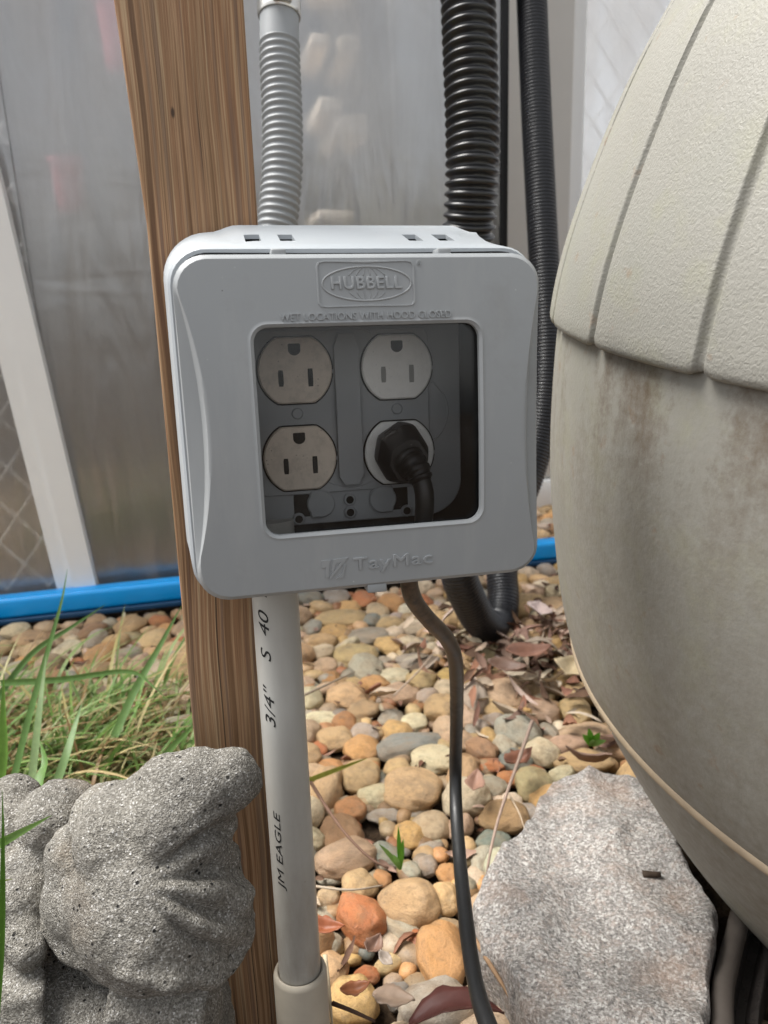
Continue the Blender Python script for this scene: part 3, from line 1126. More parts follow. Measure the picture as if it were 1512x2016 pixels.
# the scooped side flanks sit behind the front face
fl_w = []
for p in out_l:
    e = min(1, max(0, (abs(p[0] - 1) - 48) / 18))
    k = dipv(p[1], -3, 60) * e * e * (3 - 2 * e)
    fl_w.append(k)
loops = [L3(hole, D0 + 2.2), L3(hole, D0 + 0.5), L3(hole_b, D0 - 0.35), L3(hole_c, D0), L3(inset(hole_c, -0.7), D0), L3(lerp2(hole_c, plat2, 0.3), D0), L3(lerp2(hole_c, plat2, 0.6), D0), L3(inset(plat2, 0.8), D0), L3(plat2, D0),
         L3(plat, D0 + 0.5), mixw(flank, [D0 + 1.2 + 2.6 * k for k in fl_w]), mixw(lerp2(flank, out_l, 0.92), [D0 + 1.5 + 3.6 * k for k in fl_w]), mixw(out_l, [D0 + 2.4 + 3.4 * k for k in fl_w]),
         L3(out_l, D0 + 8.6), L3(inset(out_l, 0.5), D0 + 9.0), L3(inset(out_l, 2.0), D0 + 9.0), L3(inset(out_l, 2.6), D0 + 6.6), L3(inset(plat2, 1.2), D0 + 5.4), L3(inset(hole_c, -3), D0 + 2.6), L3(hole, D0 + 2.6)]
vs, fs = loft(loops, closed_ring=True)
cover = obj('hinged_cover', vs, fs, M_cover, obx, True, 32)
# dark gap shows behind the cover; hinge tabs bridge it
for a, b, v0, v1 in ((-33.6, -28.0, 61.4, 64.6), (31.0, 36.6, 61.4, 64.6)):
    link('hinge_tab', box_mesh('hinge_tab', a * mm, b * mm, -41.5 * mm, -33 * mm, v0 * mm, v1 * mm, 0.0006), M_cover, cover)
link('latch_tab', box_mesh('latch_tab', -2.5 * mm, 5.7 * mm, -43 * mm, -34 * mm, -72.2 * mm, -68.4 * mm, 0.0006), M_cover, cover)
pn = radial(rrect(-45, 49, -47, 38.6, 6), 96, 1, 0, 200)
vs, fs = loft([L3(pn, D0 + 4.0), L3(pn, D0 + 5.4)], cap0=True, cap1=True)
obj('window_pane', vs, fs, M_pane, cover, False)

# raised lettering and emblems in the cover plastic
RX = Matrix.Rotation(math.pi / 2, 4, 'X')


def emboss(body, cu, cv, wd, ht, **kw):
    o = link('lettering', text_mesh(body, wd * mm, ht * mm, 0.42 * mm, **kw), M_cover, cover)
    o.matrix_local = Matrix.Translation((cu * mm, (D0 - 0.1) * mm, cv * mm)) @ RX
    return o


emboss('HUBBELL', 1.8, 51.5, 27.5, 4.7, bold=0.0, space=1.12, bevel=0.022)
emboss('WET LOCATIONS WITH HOOD CLOSED', 1.4, 39.3, 67.0, 2.7)
emboss('TayMac', 8.4, -59.6, 33.5, 7.0, bold=0.0, space=1.12, bevel=0.014)
emboss('R', 22.7, 58.6, 0.8, 1.0)
fr = radial(rrect(-17.4, 20.8, 42.6, 59.6, 2.0), 90, 1.7, 51, 60)
vs, fs = loft([L3(fr, D0 + 0.05), L3(inset(fr, 0.15, (1.7, 51)), D0 - 0.42), L3(inset(fr, 0.7, (1.7, 51)), D0 - 0.42), L3(inset(fr, 0.9, (1.7, 51)), D0 + 0.05)])
obj('logo_frame', vs, fs, M_cover, cover, True, 30)


def ring(cu, cv, ru, rv, r, name='logo_ellipse', a0_=0, a1_=2 * math.pi, n=72):
    return tube(name, arc3(cu, cv, ru, a0_, a1_, D0, n, rv), r * mm, 6, M_cover, cover)


ring(1.9, 51.2, 17.3, 6.3, 0.42)
ring(22.7, 58.6, 1.0, 1.0, 0.14, n=24)
globe_v, globe_f = [], []
for s in (1, -1):
    for rx in (1.5, 4.6, 8.0):
        for side in (-1, 1):
            pts = [Vector(((1.9 + side * rx * math.cos(a)) * mm, (D0 - 0.05) * mm, (51.2 + s * 6.2 * math.sin(a)) * mm)) for a in [math.radians(28 + 62 * i / 10 - (0)) if True else 0 for i in range(11)]]
            pts = [p for p in pts if abs(p.z / mm - 51.2) > 2.9]
            if len(pts) > 2:
                v_, f_ = tube_data(pts, 0.2 * mm, 6)
                off = len(globe_v)
                globe_v += v_
                globe_f += [tuple(q + off for q in f) for f in f_]
obj('logo_globe', globe_v, globe_f, M_cover, cover, True)


def prism(name, poly, w0, w1, m, par):
    n = len(poly)
    vs_ = [Vector((u * mm, w0 * mm, v * mm)) for u, v in poly] + [Vector((u * mm, w1 * mm, v * mm)) for u, v in poly]
    fs_ = [tuple(range(n)), tuple(range(2 * n - 1, n - 1, -1))] + [(k, (k + 1) % n, n + (k + 1) % n, n + k) for k in range(n)]
    return obj(name, vs_, fs_, m, par, False)


prism('logo_emblem', [(-21.2, -56.0), (-17.4, -56.0), (-18.0, -57.4), (-18.6, -63.4), (-20.0, -63.2), (-19.6, -59.0), (-21.2, -59.2)], D0 + 0.1, D0 - 0.4, M_cover, cover)
prism('logo_emblem', [(-16.4, -55.9), (-10.4, -55.7), (-18.0, -64.4), (-18.2, -63.0), (-13.4, -57.4), (-15.4, -57.6), (-16.6, -61.5), (-17.4, -60.6)], D0 + 0.1, D0 - 0.4, M_cover, cover)
prism('logo_emblem', [(-12.2, -59.2), (-11.4, -58.4), (-12.6, -64.0), (-15.4, -64.2), (-12.9, -61.8)], D0 + 0.1, D0 - 0.4, M_cover, cover)

bpy.context.view_layer.update()
# the moulded face bows very slightly from top to bottom
for ob_ in [cover] + [c for c in cover.children if c.name.startswith(('lettering', 'logo'))]:
    ml = ob_.matrix_local if ob_ is not cover else Matrix()
    mi = ml.inverted()
    for v_ in ob_.data.vertices:
        q_ = ml @ v_.co
        if q_.y < (D0 + 7) * mm:
            k_ = (q_.z / mm + 2) / 65
            q_.y += 2.4 * k_ * k_ * mm
            v_.co = mi @ q_

# ------------------------------------------------------------------ conduit pipe
pipe = empty('conduit_pipe', box_frame(-38, 3, base_v))
tag(pipe, 'grey plastic conduit pipe running from the outlet box down into the ground', 'pipe')
RP = 10.8 * mm


def lathe(prof, seg=48):
    return [[Vector((r * math.cos(2 * math.pi * k / seg), r * math.sin(2 * math.pi * k / seg), z)) for k in range(seg)] for r, z in prof]


vs, fs = loft(lathe([(RP, 0.02 + 0.014 * i) for i in range(25)]), cap0=True, cap1=True)
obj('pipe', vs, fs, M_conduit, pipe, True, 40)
zc = (-285 - base_v) * mm
RQ = 13.9 * mm
vs, fs = loft(lathe([(RQ, -0.02), (RQ, zc - 0.003), (RQ - 0.0006, zc - 0.0008), (RQ - 0.0015, zc), (RP + 0.0012, zc), (RP + 0.0004, zc - 0.0008), (RP + 0.0003, zc - 0.02), (RP + 0.0003, -0.02)]), cap0=False)
obj('coupling', vs, fs, M_coupling, pipe, True, 40)


def pipe_text(body, vmid, length, ht, az, shear):
    me = text_mesh(body, length * mm, ht * mm, 0.02 * mm, shear=shear)
    bm = bmesh.new()
    bm.from_mesh(me)
    bmesh.ops.subdivide_edges(bm, edges=[e for e in bm.edges if e.calc_length() > 0.6 * mm], cuts=1)
    for v in bm.verts:
        x, y, z = v.co
        # text runs up the pipe, letter tops point left
        a = az - y / RP
        rr = RP + 0.00012 + z
        v.co = Vector((rr * math.sin(a), -rr * math.cos(a), (vmid - base_v) * mm + x))
    bm.to_mesh(me)
    bm.free()
    link('printed_lettering', me, M_ink, pipe)


pipe_text('3/4"    S  40  P', -109.0, 71.0, 5.6, math.radians(-38), 0.35)
pipe_text('JM EAGLE', -210.0, 43.0, 4.7, math.radians(-36), 0.25)

# ------------------------------------------------------------------ power cord with plug
plugged = empty('power_cord', BF)
tag(plugged, 'black power cord plugged into the lower right receptacle and hanging to the stones', 'cord')


def octo(cu, cv, hu, hv, w, ch=0.38, rotd=-12):
    base = [(-1, -ch), (-ch, -1), (ch, -1), (1, -ch), (1, ch), (ch * 0.8, 1), (-ch * 0.5, 1), (-1, ch)]
    c_, s_ = math.cos(math.radians(rotd)), math.sin(math.radians(rotd))
    out = []
    for x, y in base:
        x, y = x * hu, y * hv
        out.append(Vector(((cu + x * c_ - y * s_) * mm, w * mm, (cv + x * s_ + y * c_) * mm)))
    # round the corners by subdividing
    res = []
    n = len(out)
    for i in range(n):
        a, b, c = out[i - 1], out[i], out[(i + 1) % n]
        res += [b.lerp(a, 0.22), b.lerp(a, 0.06).lerp(b.lerp(c, 0.06), 0.5), b.lerp(c, 0.22)]
    return res


loops = [octo(21.6, -17.9, 9.6, 12.0, -1.7), octo(21.6, -17.9, 10.5, 12.9, -3), octo(21.2, -18.3, 11.2, 13.4, -10), octo(21.2, -18.6, 11.0, 13.0, -15), octo(21.8, -19.6, 9.6, 11.2, -18.5), octo(22.6, -21, 8.2, 9.2, -20.5)]
vs, fs = loft(loops, cap0=True, cap1=True)
body = obj('plug', vs, fs, M_plug, plugged, True, 28)
for dv in (0, 2.2, 4.4):
    pts = [Vector(((12.6 + dv * 0.5) * mm, -16.3 * mm, (-9 + dv * 0.4) * mm)), Vector(((16.2 + dv * 0.5) * mm, -16.6 * mm, (-6.5 - dv * 0.2) * mm))]
    tube('grip_rib', pts, 0.4 * mm, 6, M_plug, body)
rl = [(22.8, -21.5, -19), (24.2, -23.6, -22.5), (25.4, -26.4, -24.6), (26.4, -30, -26)]
pts = smooth_path([Vector((a * mm, c * mm, b * mm)) for a, b, c in rl], 0.0004)
vs, fs = tube_data(pts, lambda i: (7.6 - 2.6 * i / len(pts)) * mm - (0.0007 if (i // 4) % 2 else 0), 24)
obj('strain_relief', vs, fs, M_plug, body, True, 60)
inv = BF.inverted()
ctrl = [Vector((a * mm, c * mm, b * mm)) for a, b, c in ((25.4, -26.2, -24.2), (26.8, -32, -26.6), (27.2, -38, -27.2), (26.4, -48, -26.5), (23.5, -58, -25.5), (20.6, -67, -24.5))]
for x, y, z in ((806, 1152, 0.338), (817, 1185, 0.348), (846, 1222, 0.362), (880, 1258, 0.382), (897, 1305, 0.405), (899, 1400, 0.455), (897, 1500, 0.485), (898, 1590, 0.478), (905, 1690, 0.445), (914, 1780, 0.41), (926, 1880, 0.375), (946, 1975, 0.345), (985, 2070, 0.318), (1060, 2190, 0.29)):
    ctrl.append(inv @ P(x, y, z))
# beyond the picture the cord comes down to the stones
ctrl += [inv @ Vector((0.10, 0.20, 0.10)), inv @ Vector((0.16, 0.12, 0.035)), inv @ Vector((0.30, 0.06, 0.033))]
pts = smooth_path(ctrl, 0.003)
vs, fs = tube_data(pts, lambda i: 0.0041 + 0.00022 * noise.noise(Vector((i * 0.17, 0, 0))), 18)
# lower, cleaner stretch follows the same tube
cb = obj('cable', vs, fs, M_cord, plugged, True)
# soil sticks to the first stretch below the box
CABLE = cb

# ------------------------------------------------------------------ hoses
gz = 0.61
gh_c = [P(548, -70, gz), P(550, 40, gz), P(551, 120, gz), P(556, 240, gz), P(555, 340, gz), P(546, 440, gz), P(528, 560, gz), P(495, 760, gz), P(455, 1000, gz), P(442, 1250, gz), P(446, 1560, gz), G(450, 1760, 0.02)]
hose = empty('grey_hose', Matrix.Translation(G(450, 1760)))
tag(hose, 'light grey corrugated hose with a steel clamp hanging behind the wooden post', 'hose')
hi = hose.matrix_world.inverted()
full = smooth_path([hi @ p for p in gh_c], 0.0005)
i85 = min(range(len(full)), key=lambda i: abs(project(hose.matrix_world @ full[i])[1] - 88))
i42 = min(range(len(full)), key=lambda i: abs(project(hose.matrix_world @ full[i])[1] - 38))
i5 = min(range(len(full)), key=lambda i: abs(project(hose.matrix_world @ full[i])[1] - 4))
pitch = 0.0060
step = pitch / 8
cpts = [full[i] for i in range(i85, len(full), 1)]
cp = smooth_path([cpts[k] for k in range(0, len(cpts), 30)] + [cpts[-1]], step)
vs, fs = tube_data(cp, lambda i: 0.0168 - 0.0019 * (0.5 - 0.5 * math.cos(2 * math.pi * i / 8)), 36)
obj('corrugated_tube', vs, fs, M_greyhose, hose)
seg_ = [full[k] for k in range(i5, i85 + 8, 6)]
vs, fs = tube_data(seg_, 0.0160, 36)
obj('cuff', vs, fs, M_greyhose, hose, True, 40)
seg_ = [full[k] for k in range(0, i5 + 4, 2)]
vs, fs = tube_data(seg_, lambda i: 0.0172 - 0.0012 * (0.5 - 0.5 * math.cos(2 * math.pi * i / 6)), 36)
obj('corrugated_tube', vs, fs, M_greyhose, hose)
seg_ = [full[k] for k in range(i5 - 1, i42, 3)]
vs, fs = tube_data(seg_, lambda i: 0.0178 - (0.0007 if i in (0, len(seg_) - 1) else 0), 40)
clamp = obj('hose_clamp', vs, fs, M_steel, hose, True, 40)
mid = seg_[len(seg_) // 2]
scr = tube_data([mid + CR * (-0.002) - FW * 0.019, mid + CR * 0.004 - FW * 0.0195, mid + CR * 0.012 - FW * 0.0165], 0.0046, 12)
obj('clamp_screw', scr[0], scr[1], M_steel, clamp, True, 40)

ha = [P(922, -70, 0.655), P(922, 0, 0.66), P(926, 120, 0.665), P(930, 240, 0.67), P(930, 340, 0.675), P(924, 440, 0.69), P(914, 560, 0.72), P(905, 700, 0.76), P(897, 850, 0.80), P(890, 985, 0.842)]
hb = [P(890, 985, 0.842), P(892, 1060, 0.868), P(906, 1140, 0.895), P(926, 1188, 0.922), P(944, 1220, 0.948), P(966, 1236, 0.982), P(985, 1222, 1.014), P(991, 1178, 1.034), P(989, 1120, 1.05), P(1004, 1030, 1.065), P(1040, 940, 1.075), P(1066, 840, 1.08), P(1077, 720, 1.08), P(1074, 580, 1.08), P(1066, 420, 1.08), P(1056, 220, 1.08), P(1047, 0, 1.08), P(1043, -120, 1.08)]
base_a = ha[-1]
h1 = empty('black_hose', Matrix.Translation(base_a))
tag(h1, 'thick shiny black corrugated hose with coarse ribs hanging behind the box', 'hose')
i1 = h1.matrix_world.inverted()
vs, fs = corrugated([i1 @ p for p in ha], 0.0248, 0.0042, 0.0088, 40, 8)
obj('corrugated_tube', vs, fs, M_blackhose, h1)
h2 = empty('ribbed_hose', Matrix.Translation(G(965, 1275)))
tag(h2, 'dark finely ribbed hose that loops on the stones and rises behind the box', 'hose')
i2 = h2.matrix_world.inverted()
vs, fs = corrugated([i2 @ p for p in hb], 0.0222, 0.0012, 0.0050, 36, 6)
obj('ribbed_tube', vs, fs, M_pondhose, h2)
vs, fs = tube_data(smooth_path([i2 @ P(894, 925, 0.823), i2 @ P(890, 985, 0.842), i2 @ P(891, 1030, 0.858)], 0.01), 0.0272, 36)
obj('hose_coupler', vs, fs, M_blackhose, h2, True, 40)

# ------------------------------------------------------------------ compost bin
BC = Vector((0.4204, 0.4237, 0.35))
bax = Vector((0.0188, -0.1027, 0.9945)).normalized()
be1 = Vector((0.9998, 0.0, -0.0189)).normalized()
be2 = bax.cross(be1)
BM = Matrix(((be1.x, be2.x, bax.x, BC.x), (be1.y, be2.y, bax.y, BC.y), (be1.z, be2.z, bax.z, BC.z), (0, 0, 0, 1)))
kn = [0.1824, 0.228, 0.2648, 0.2931, 0.3065, 0.3139, 0.3156, 0.3118, 0.2962, 0.2724, 0.2389, 0.2076]


def bin_r(s):
    """natural cubic spline through the profile knots; below and above it is closed"""
    x = (s + 0.33) / 0.66 * 11
    i = min(10, max(0, int(x)))
    d = x - i
    h = 0.06
    return kn[i] + BB[i] * d * h + CC[i] * (d * h) ** 2 + DD[i] * (d * h) ** 3


_n, _h = 12, 0.06
_al = [0.0] * _n
for i in range(1, _n - 1):
    _al[i] = 3 / _h * (kn[i + 1] - 2 * kn[i] + kn[i - 1])
_l, _mu, _z = [1.0] * _n, [0.0] * _n, [0.0] * _n
for i in range(1, _n - 1):
    _l[i] = 4 * _h - _h * _mu[i - 1]
    _mu[i] = _h / _l[i]
    _z[i] = (_al[i] - _h * _z[i - 1]) / _l[i]
CC, BB, DD = [0.0] * _n, [0.0] * _n, [0.0] * _n
for j in range(_n - 2, -1, -1):
    CC[j] = _z[j] - _mu[j] * CC[j + 1]
    BB[j] = (kn[j + 1] - kn[j]) / _h - _h * (CC[j + 1] + 2 * CC[j]) / 3
    DD[j] = (CC[j + 1] - CC[j]) / (3 * _h)

cbin = empty('compost_bin', BM)
tag(cbin, 'large tan round plastic compost bin with ribbed lid and brown stains', 'compost bin')
SEGB = 240


def ring_at(r, s, n=SEGB):
    return [Vector((r * math.cos(2 * math.pi * k / n), r * math.sin(2 * math.pi * k / n), s)) for k in range(n)]


prof = [(0.0005, -0.336), (0.12, -0.336), (0.172, -0.333)]
s = -0.329
while s < LIP_S + 0.03:
    r = bin_r(s)
    if s < SEAM_S - 0.004:
        r -= 0.0015
    prof.append((r, s))
    s += 0.006
prof += [(0.2, LIP_S + 0.03), (0.0005, LIP_S + 0.03)]
vs, fs = loft([ring_at(r, s) for r, s in prof])
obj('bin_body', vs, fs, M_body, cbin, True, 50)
prof = []
for i in range(13):
    a = math.pi * i / 12
    prof.append((bin_r(SEAM_S) - 0.001 + 0.0028 * math.sin(a), SEAM_S - 0.0036 * math.cos(a)))
vs, fs = loft([ring_at(r, s) for r, s in prof])
obj('seam_flange', vs, fs, plain('seam_plastic', (0.33, 0.26, 0.18), 0.6, 0.3, 0.3, 60), cbin, True)
# lid with meridian grooves every 14.4 degrees
PH0 = math.radians(-172.2)
PER = math.radians(14.4)
_off = [-0.5, -0.42, -0.34, -0.27, -0.21, -0.16, -0.12, -0.085, -0.065, -0.052, -0.044, -0.037, -0.03, -0.022, -0.013, 0, 0.013, 0.022, 0.03, 0.037, 0.044, 0.052, 0.065, 0.085, 0.12, 0.16, 0.21, 0.27, 0.34, 0.42]
LID_A = [PH0 + (j + t) * PER for j in range(25) for t in _off]


def lid_ring(s, r, lift, drop=0.0):
    out = []
    for a in LID_A:
        d = abs(((a - PH0 + PER / 2) % PER) - PER / 2) * max(r, 0.02)
        g = max(0.0, 1 - (d / 0.0030) ** 2) ** 0.8 if d < 0.0030 else 0.0
        rr = r + lift * (1 - 0.6 * g)
        notch = 0.0026 * max(0.0, 1 - d / 0.006) if drop else 0.0
        out.append(Vector((rr * math.cos(a), rr * math.sin(a), s + notch)))
    return out


loops = [lid_ring(LIP_S + 0.001, bin_r(LIP_S) - 0.0012, 0.0, 1), lid_ring(LIP_S, bin_r(LIP_S) + 0.0, 0.0035, 1), lid_ring(LIP_S + 0.0012, bin_r(LIP_S), 0.0052, 1), lid_ring(LIP_S + 0.004, bin_r(LIP_S + 0.004), 0.006, 1)]
s = LIP_S + 0.010
while s < 0.33:
    loops.append(lid_ring(s, bin_r(s), 0.006))
    s += 0.0065
r1 = bin_r(0.33)
for r, s in ((0.195, 0.342), (0.17, 0.356), (0.13, 0.372), (0.08, 0.384), (0.03, 0.39), (0.001, 0.391)):
    loops.append(lid_ring(s, r, 0.006 if r > 0.02 else 0.0))
vs, fs = loft(loops)
obj('bin_lid', vs, fs, M_lid, cbin, True, 60)


def bin_clear(q):
    d = Vector(q) - BC
    z = d.dot(bax)
    if z < -0.337 or z > 0.33:
        return 1.0
    return math.hypot(d.dot(be1), d.dot(be2)) - bin_r(z)


# black edging strip curving out from under the bin
ep = [G(1462, 1775, 0.03), G(1447, 1812, 0.04), G(1425, 1880, 0.05), G(1413, 1940, 0.05), G(1412, 2010, 0.05), G(1424, 2090, 0.05), G(1460, 2180, 0.05)]
e0 = Vector((ep[3].x, ep[3].y, 0))
epath = smooth_path([Vector((p.x, p.y, 0)) - e0 for p in ep], 0.003)
eprof = [(0.0, -0.01), (-0.0015, 0.030), (-0.0035, 0.036), (-0.0035, 0.044), (-0.001, 0.049), (0.003, 0.051), (0.0075, 0.049), (0.0095, 0.044), (0.0095, 0.036), (0.011, 0.031), (0.016, 0.031), (0.0185, 0.035), (0.0225, 0.036), (0.0245, 0.033), (0.0250, -0.01)]
loops = []
for i, p in enumerate(epath):
    tn = (epath[min(i + 1, len(epath) - 1)] - epath[max(i - 1, 0)]).normalized()
    sd = Vector((-tn.y, tn.x, 0))
    loops.append([p + sd * x + Vector((0, 0, z)) for x, z in eprof])
vs, fs = loft(loops, cap0=True, cap1=True)
edging = tag(obj('garden_edging', vs, fs, M_bin_base, None, True, 45), 'black curved plastic edging strip under the compost bin at the lower right', 'edging')
edging.location = e0
vs, fs = tube_data([p + Vector((0, 0, 0.047)) + Vector((-(epath[min(i + 1, len(epath) - 1)] - epath[max(i - 1, 0)]).normalized().y, (epath[min(i + 1, len(epath) - 1)] - epath[max(i - 1, 0)]).normalized().x, 0)) * 0.003 for i, p in enumerate(epath)], 0.0062, 20)
obj('top_bead', vs, fs, plain('dusty_bead_plastic', (0.085, 0.072, 0.062), 0.4, 0.5, 0.4, 70), edging)

# ------------------------------------------------------------------ granite rock
RHT = 0.062
ol = [(930, 1785), (938, 1755), (958, 1722), (985, 1668), (1018, 1645), (1045, 1610), (1062, 1562), (1088, 1530), (1130, 1524), (1160, 1516), (1238, 1521), (1300, 1535), (1345, 1580), (1390, 1660), (1415, 1760), (1402, 1860), (1393, 1950), (1388, 2060), (1300, 2110), (1150, 2120), (1090, 2085), (1035, 1990), (1000, 1910), (955, 1850)]
pts = [G(x, y, RHT) for x, y in ol]
rc = sum(pts, Vector()) / len(pts)
poly = []
for i in range(len(pts)):
    a, b = pts[i], pts[(i + 1) % len(pts)]
    for k in range(10):
        q = a.lerp(b, k / 10)
        d = noise.noise(Vector((q.x * 60, q.y * 60, 3))) * 0.0035 + noise.noise(Vector((q.x * 200, q.y * 200, 5))) * 0.0012
        q = q + (q - rc).normalized() * d
        for _ in range(60):
            if min(bin_clear((q.x, q.y, zz)) for zz in (0.0, 0.03, RHT)) > 0.004:
                break
            q = q + (rc - q) * 0.02
        poly.append(q)


def rock_z(x, y):
    n = 0.007 - abs(noise.noise(Vector((x * 13, y * 10, 1)))) * 0.016 - abs(noise.noise(Vector((x * 31, y * 26, 6)))) * 0.006 + noise.noise(Vector((x * 28, y * 28, 2))) * 0.0035 + noise.noise(Vector((x * 75, y * 75, 4))) * 0.0018 + noise.noise(Vector((x * 190, y * 190, 8))) * 0.0008
    return n


loops = []
for f in [0.02, 0.1, 0.2, 0.3, 0.4, 0.5, 0.58, 0.66, 0.73, 0.8, 0.86, 0.91, 0.95, 0.975, 0.99, 1.0]:
    lp = []
    for q in poly:
        p = rc.lerp(q, f)
        e = max(0, (f - 0.97) / 0.03)
        lp.append(Vector((p.x - rc.x, p.y - rc.y, RHT + rock_z(p.x, p.y) * (1 if f < 1 else 0.8) - 0.0035 * e * e)))
    loops.append(lp)
for f, z in ((1.012, 0.048), (1.005, 0.034), (0.985, 0.02), (0.96, 0.006), (0.94, -0.01)):
    lp = []
    for q in poly:
        k = f + 0.014 * noise.noise(Vector((q.x * 40, q.y * 40, z * 60)))
        p = rc.lerp(q, k)
        lp.append(Vector((p.x - rc.x, p.y - rc.y, z)))
    loops.append(lp)
vs, fs = loft(loops, cap0=True, cap1=True)
rock = tag(obj('granite_rock', vs, fs, M_granite, None, True, 50), 'large flat speckled grey granite rock lying under the tan compost bin', 'rock')
rock.location = (rc.x, rc.y, 0)

# ------------------------------------------------------------------ garden statue (cast concrete figure in a soft folded hat)
def blob_mesh(balls, caps, voxel, smooth_n):
    bm = bmesh.new()
    for c, r, sq in balls:
        q = bmesh.ops.create_icosphere(bm, subdivisions=3, radius=1)
        for v in q['verts']:
            v.co = Vector((v.co.x * r * sq[0], v.co.y * r * sq[1], v.co.z * r * sq[2])) + c
    for pts_, rads in caps:
        n = 14
        for i in range(len(pts_) - 1):
            for k in range(n):
                t = k / n
                q = bmesh.ops.create_icosphere(bm, subdivisions=2, radius=rads[i] + (rads[i + 1] - rads[i]) * t)
                bmesh.ops.translate(bm, verts=q['verts'], vec=pts_[i].lerp(pts_[i + 1], t))
    me = bpy.data.meshes.new('blob')
    bm.to_mesh(me)
    bm.free()
    o = link('blob', me)
    m1 = o.modifiers.new('r', 'REMESH')
    m1.mode = 'VOXEL'
    m1.voxel_size = voxel
    m2 = o.modifiers.new('s', 'SMOOTH')
    m2.iterations = smooth_n
    m2.factor = 0.5
    dg_ = bpy.context.evaluated_depsgraph_get()
    out = bpy.data.meshes.new_from_object(o.evaluated_get(dg_))
    bpy.data.objects.remove(o)
    return out


def SP(x, y, z, r_px, sq=(1, 1, 1)):
    return (P(x, y, z), r_px * z / F, sq)


def CPs(pts_, z):
    return ([P(x, y, z + dz) for x, y, dz, r in pts_], [r * (z + dz) / F for x, y, dz, r in pts_])


ZS_ = 0.315
hat_balls = [SP(300, 1595, ZS_ + 0.002, 84), SP(165, 1690, ZS_ + 0.012, 74), SP(318, 1765, ZS_, 168), SP(360, 1790, ZS_, 138), SP(235, 1770, ZS_ + 0.005, 112), SP(260, 1650, ZS_, 112), SP(345, 1625, ZS_, 118), SP(395, 1555, ZS_, 84), SP(452, 1532, ZS_ + 0.002, 60), SP(478, 1536, ZS_ + 0.003, 40), SP(215, 1622, ZS_ + 0.012, 80), SP(330, 1560, ZS_, 74), SP(180, 1760, ZS_ + 0.012, 95), SP(420, 1840, ZS_ + 0.004, 82), SP(340, 1870, ZS_ + 0.006, 88), SP(240, 1850, ZS_ + 0.012, 80)]
hat_caps = [
    CPs([(350, 1672, -0.016, 24), (410, 1650, -0.010, 24), (460, 1628, 0.004, 20)], ZS_),
    CPs([(360, 1830, -0.022, 34), (430, 1800, -0.012, 34), (484, 1750, 0.004, 24)], ZS_),
    CPs([(190, 1885, -0.020, 24), (260, 1912, -0.032, 25), (340, 1938, -0.032, 26), (420, 1922, -0.016, 24), (478, 1870, -0.002, 22), (492, 1800, 0.006, 18)], ZS_),
    CPs([(90, 1830, 0.004, 18), (130, 1868, 0.0, 22), (190, 1890, -0.004, 26)], ZS_),
    CPs([(230, 1560, 0.004, 30), (170, 1640, 0.004, 26), (120, 1740, 0.006, 22), (92, 1825, 0.006, 18)], ZS_),
]
body_balls = [SP(250, 1990, ZS_ + 0.020, 116), SP(330, 2040, ZS_ + 0.022, 106), SP(160, 2010, ZS_ + 0.020, 90), SP(42, 1840, ZS_ + 0.002, 42), SP(58, 1872, ZS_ - 0.002, 36), SP(30, 1790, ZS_ + 0.01, 60), SP(20, 1930, ZS_ + 0.012, 70),
              SP(30, 1640, 0.36, 70), SP(120, 1615, 0.355, 80), SP(140, 1590, 0.36, 56), SP(25, 1580, 0.37, 56), SP(60, 1740, 0.345, 80), SP(-40, 1700, 0.36, 110)]
foot = P(220, 2016, ZS_ + 0.02)
foot.z = 0
for k in range(9):
    z = k * 0.0155
    body_balls.append((Vector((foot.x - 0.012, foot.y + 0.012, z + 0.01)), 0.062 - 0.0012 * k, (1.15, 1.0, 0.6)))
beard = []
for k in range(13):
    x0 = 225 + k * 15
    beard.append(CPs([(x0, 1935 + 4 * (k % 3), -0.012, 11), (x0 - 14 + 3 * (k % 2), 2010, -0.018, 10), (x0 - 30, 2100, -0.012, 8)], ZS_))
for k in range(8):
    x0 = 5 + k * 11
    beard.append(CPs([(x0, 1905 + 6 * (k % 2), 0.0, 8), (x0 - 6, 1960, -0.01, 9), (x0 + 6, 2040, -0.012, 8)], ZS_))
stat_mat = Matrix.Translation((foot.x, foot.y, 0))
statue = empty('garden_statue', stat_mat)
tag(statue, 'weathered grey concrete garden gnome statue with a soft folded hat', 'statue')
for nm, bl, cp_, vox, sm in (('hat', hat_balls, hat_caps, 0.0017, 9), ('figure', body_balls, beard, 0.0016, 4)):
    me = blob_mesh(bl, cp_, vox, sm)
    nrm = [v.normal.copy() for v in me.vertices]
    for v, vn in zip(me.vertices, nrm):
        q = v.co
        fold = 0.0
        if nm == 'hat':
            px_, py_, _z = project(q)
            deg = math.degrees(math.atan2(py_ - 1730, px_ - 230)) + 7 * noise.noise(q * 30)
            rr_ = math.hypot(py_ - 1730, px_ - 230)
            if -36 < deg < 46:
                w_ = min(1, max(0, (rr_ - 70) / 90)) * min(1, (deg + 36) / 10) * min(1, (46 - deg) / 12)
                w_ *= 1 - 0.7 * min(1, max(0, (px_ - 430) / 50))
                fold = -0.0054 * (0.5 + 0.5 * math.cos(2 * math.pi * (deg + 19 + 0.03 * (rr_ - 150)) / 19)) ** 1.8 * w_
        n = fold + noise.noise(q * 70) * 0.0016 + noise.noise(q * 240) * 0.0006 + noise.noise(q * 700) * 0.00035
        v.co = q + vn * n - stat_mat.translation
    me.polygons.foreach_set('use_smooth', [True] * len(me.polygons))
    me.materials.clear()
    link(nm, me, M_concrete, statue)

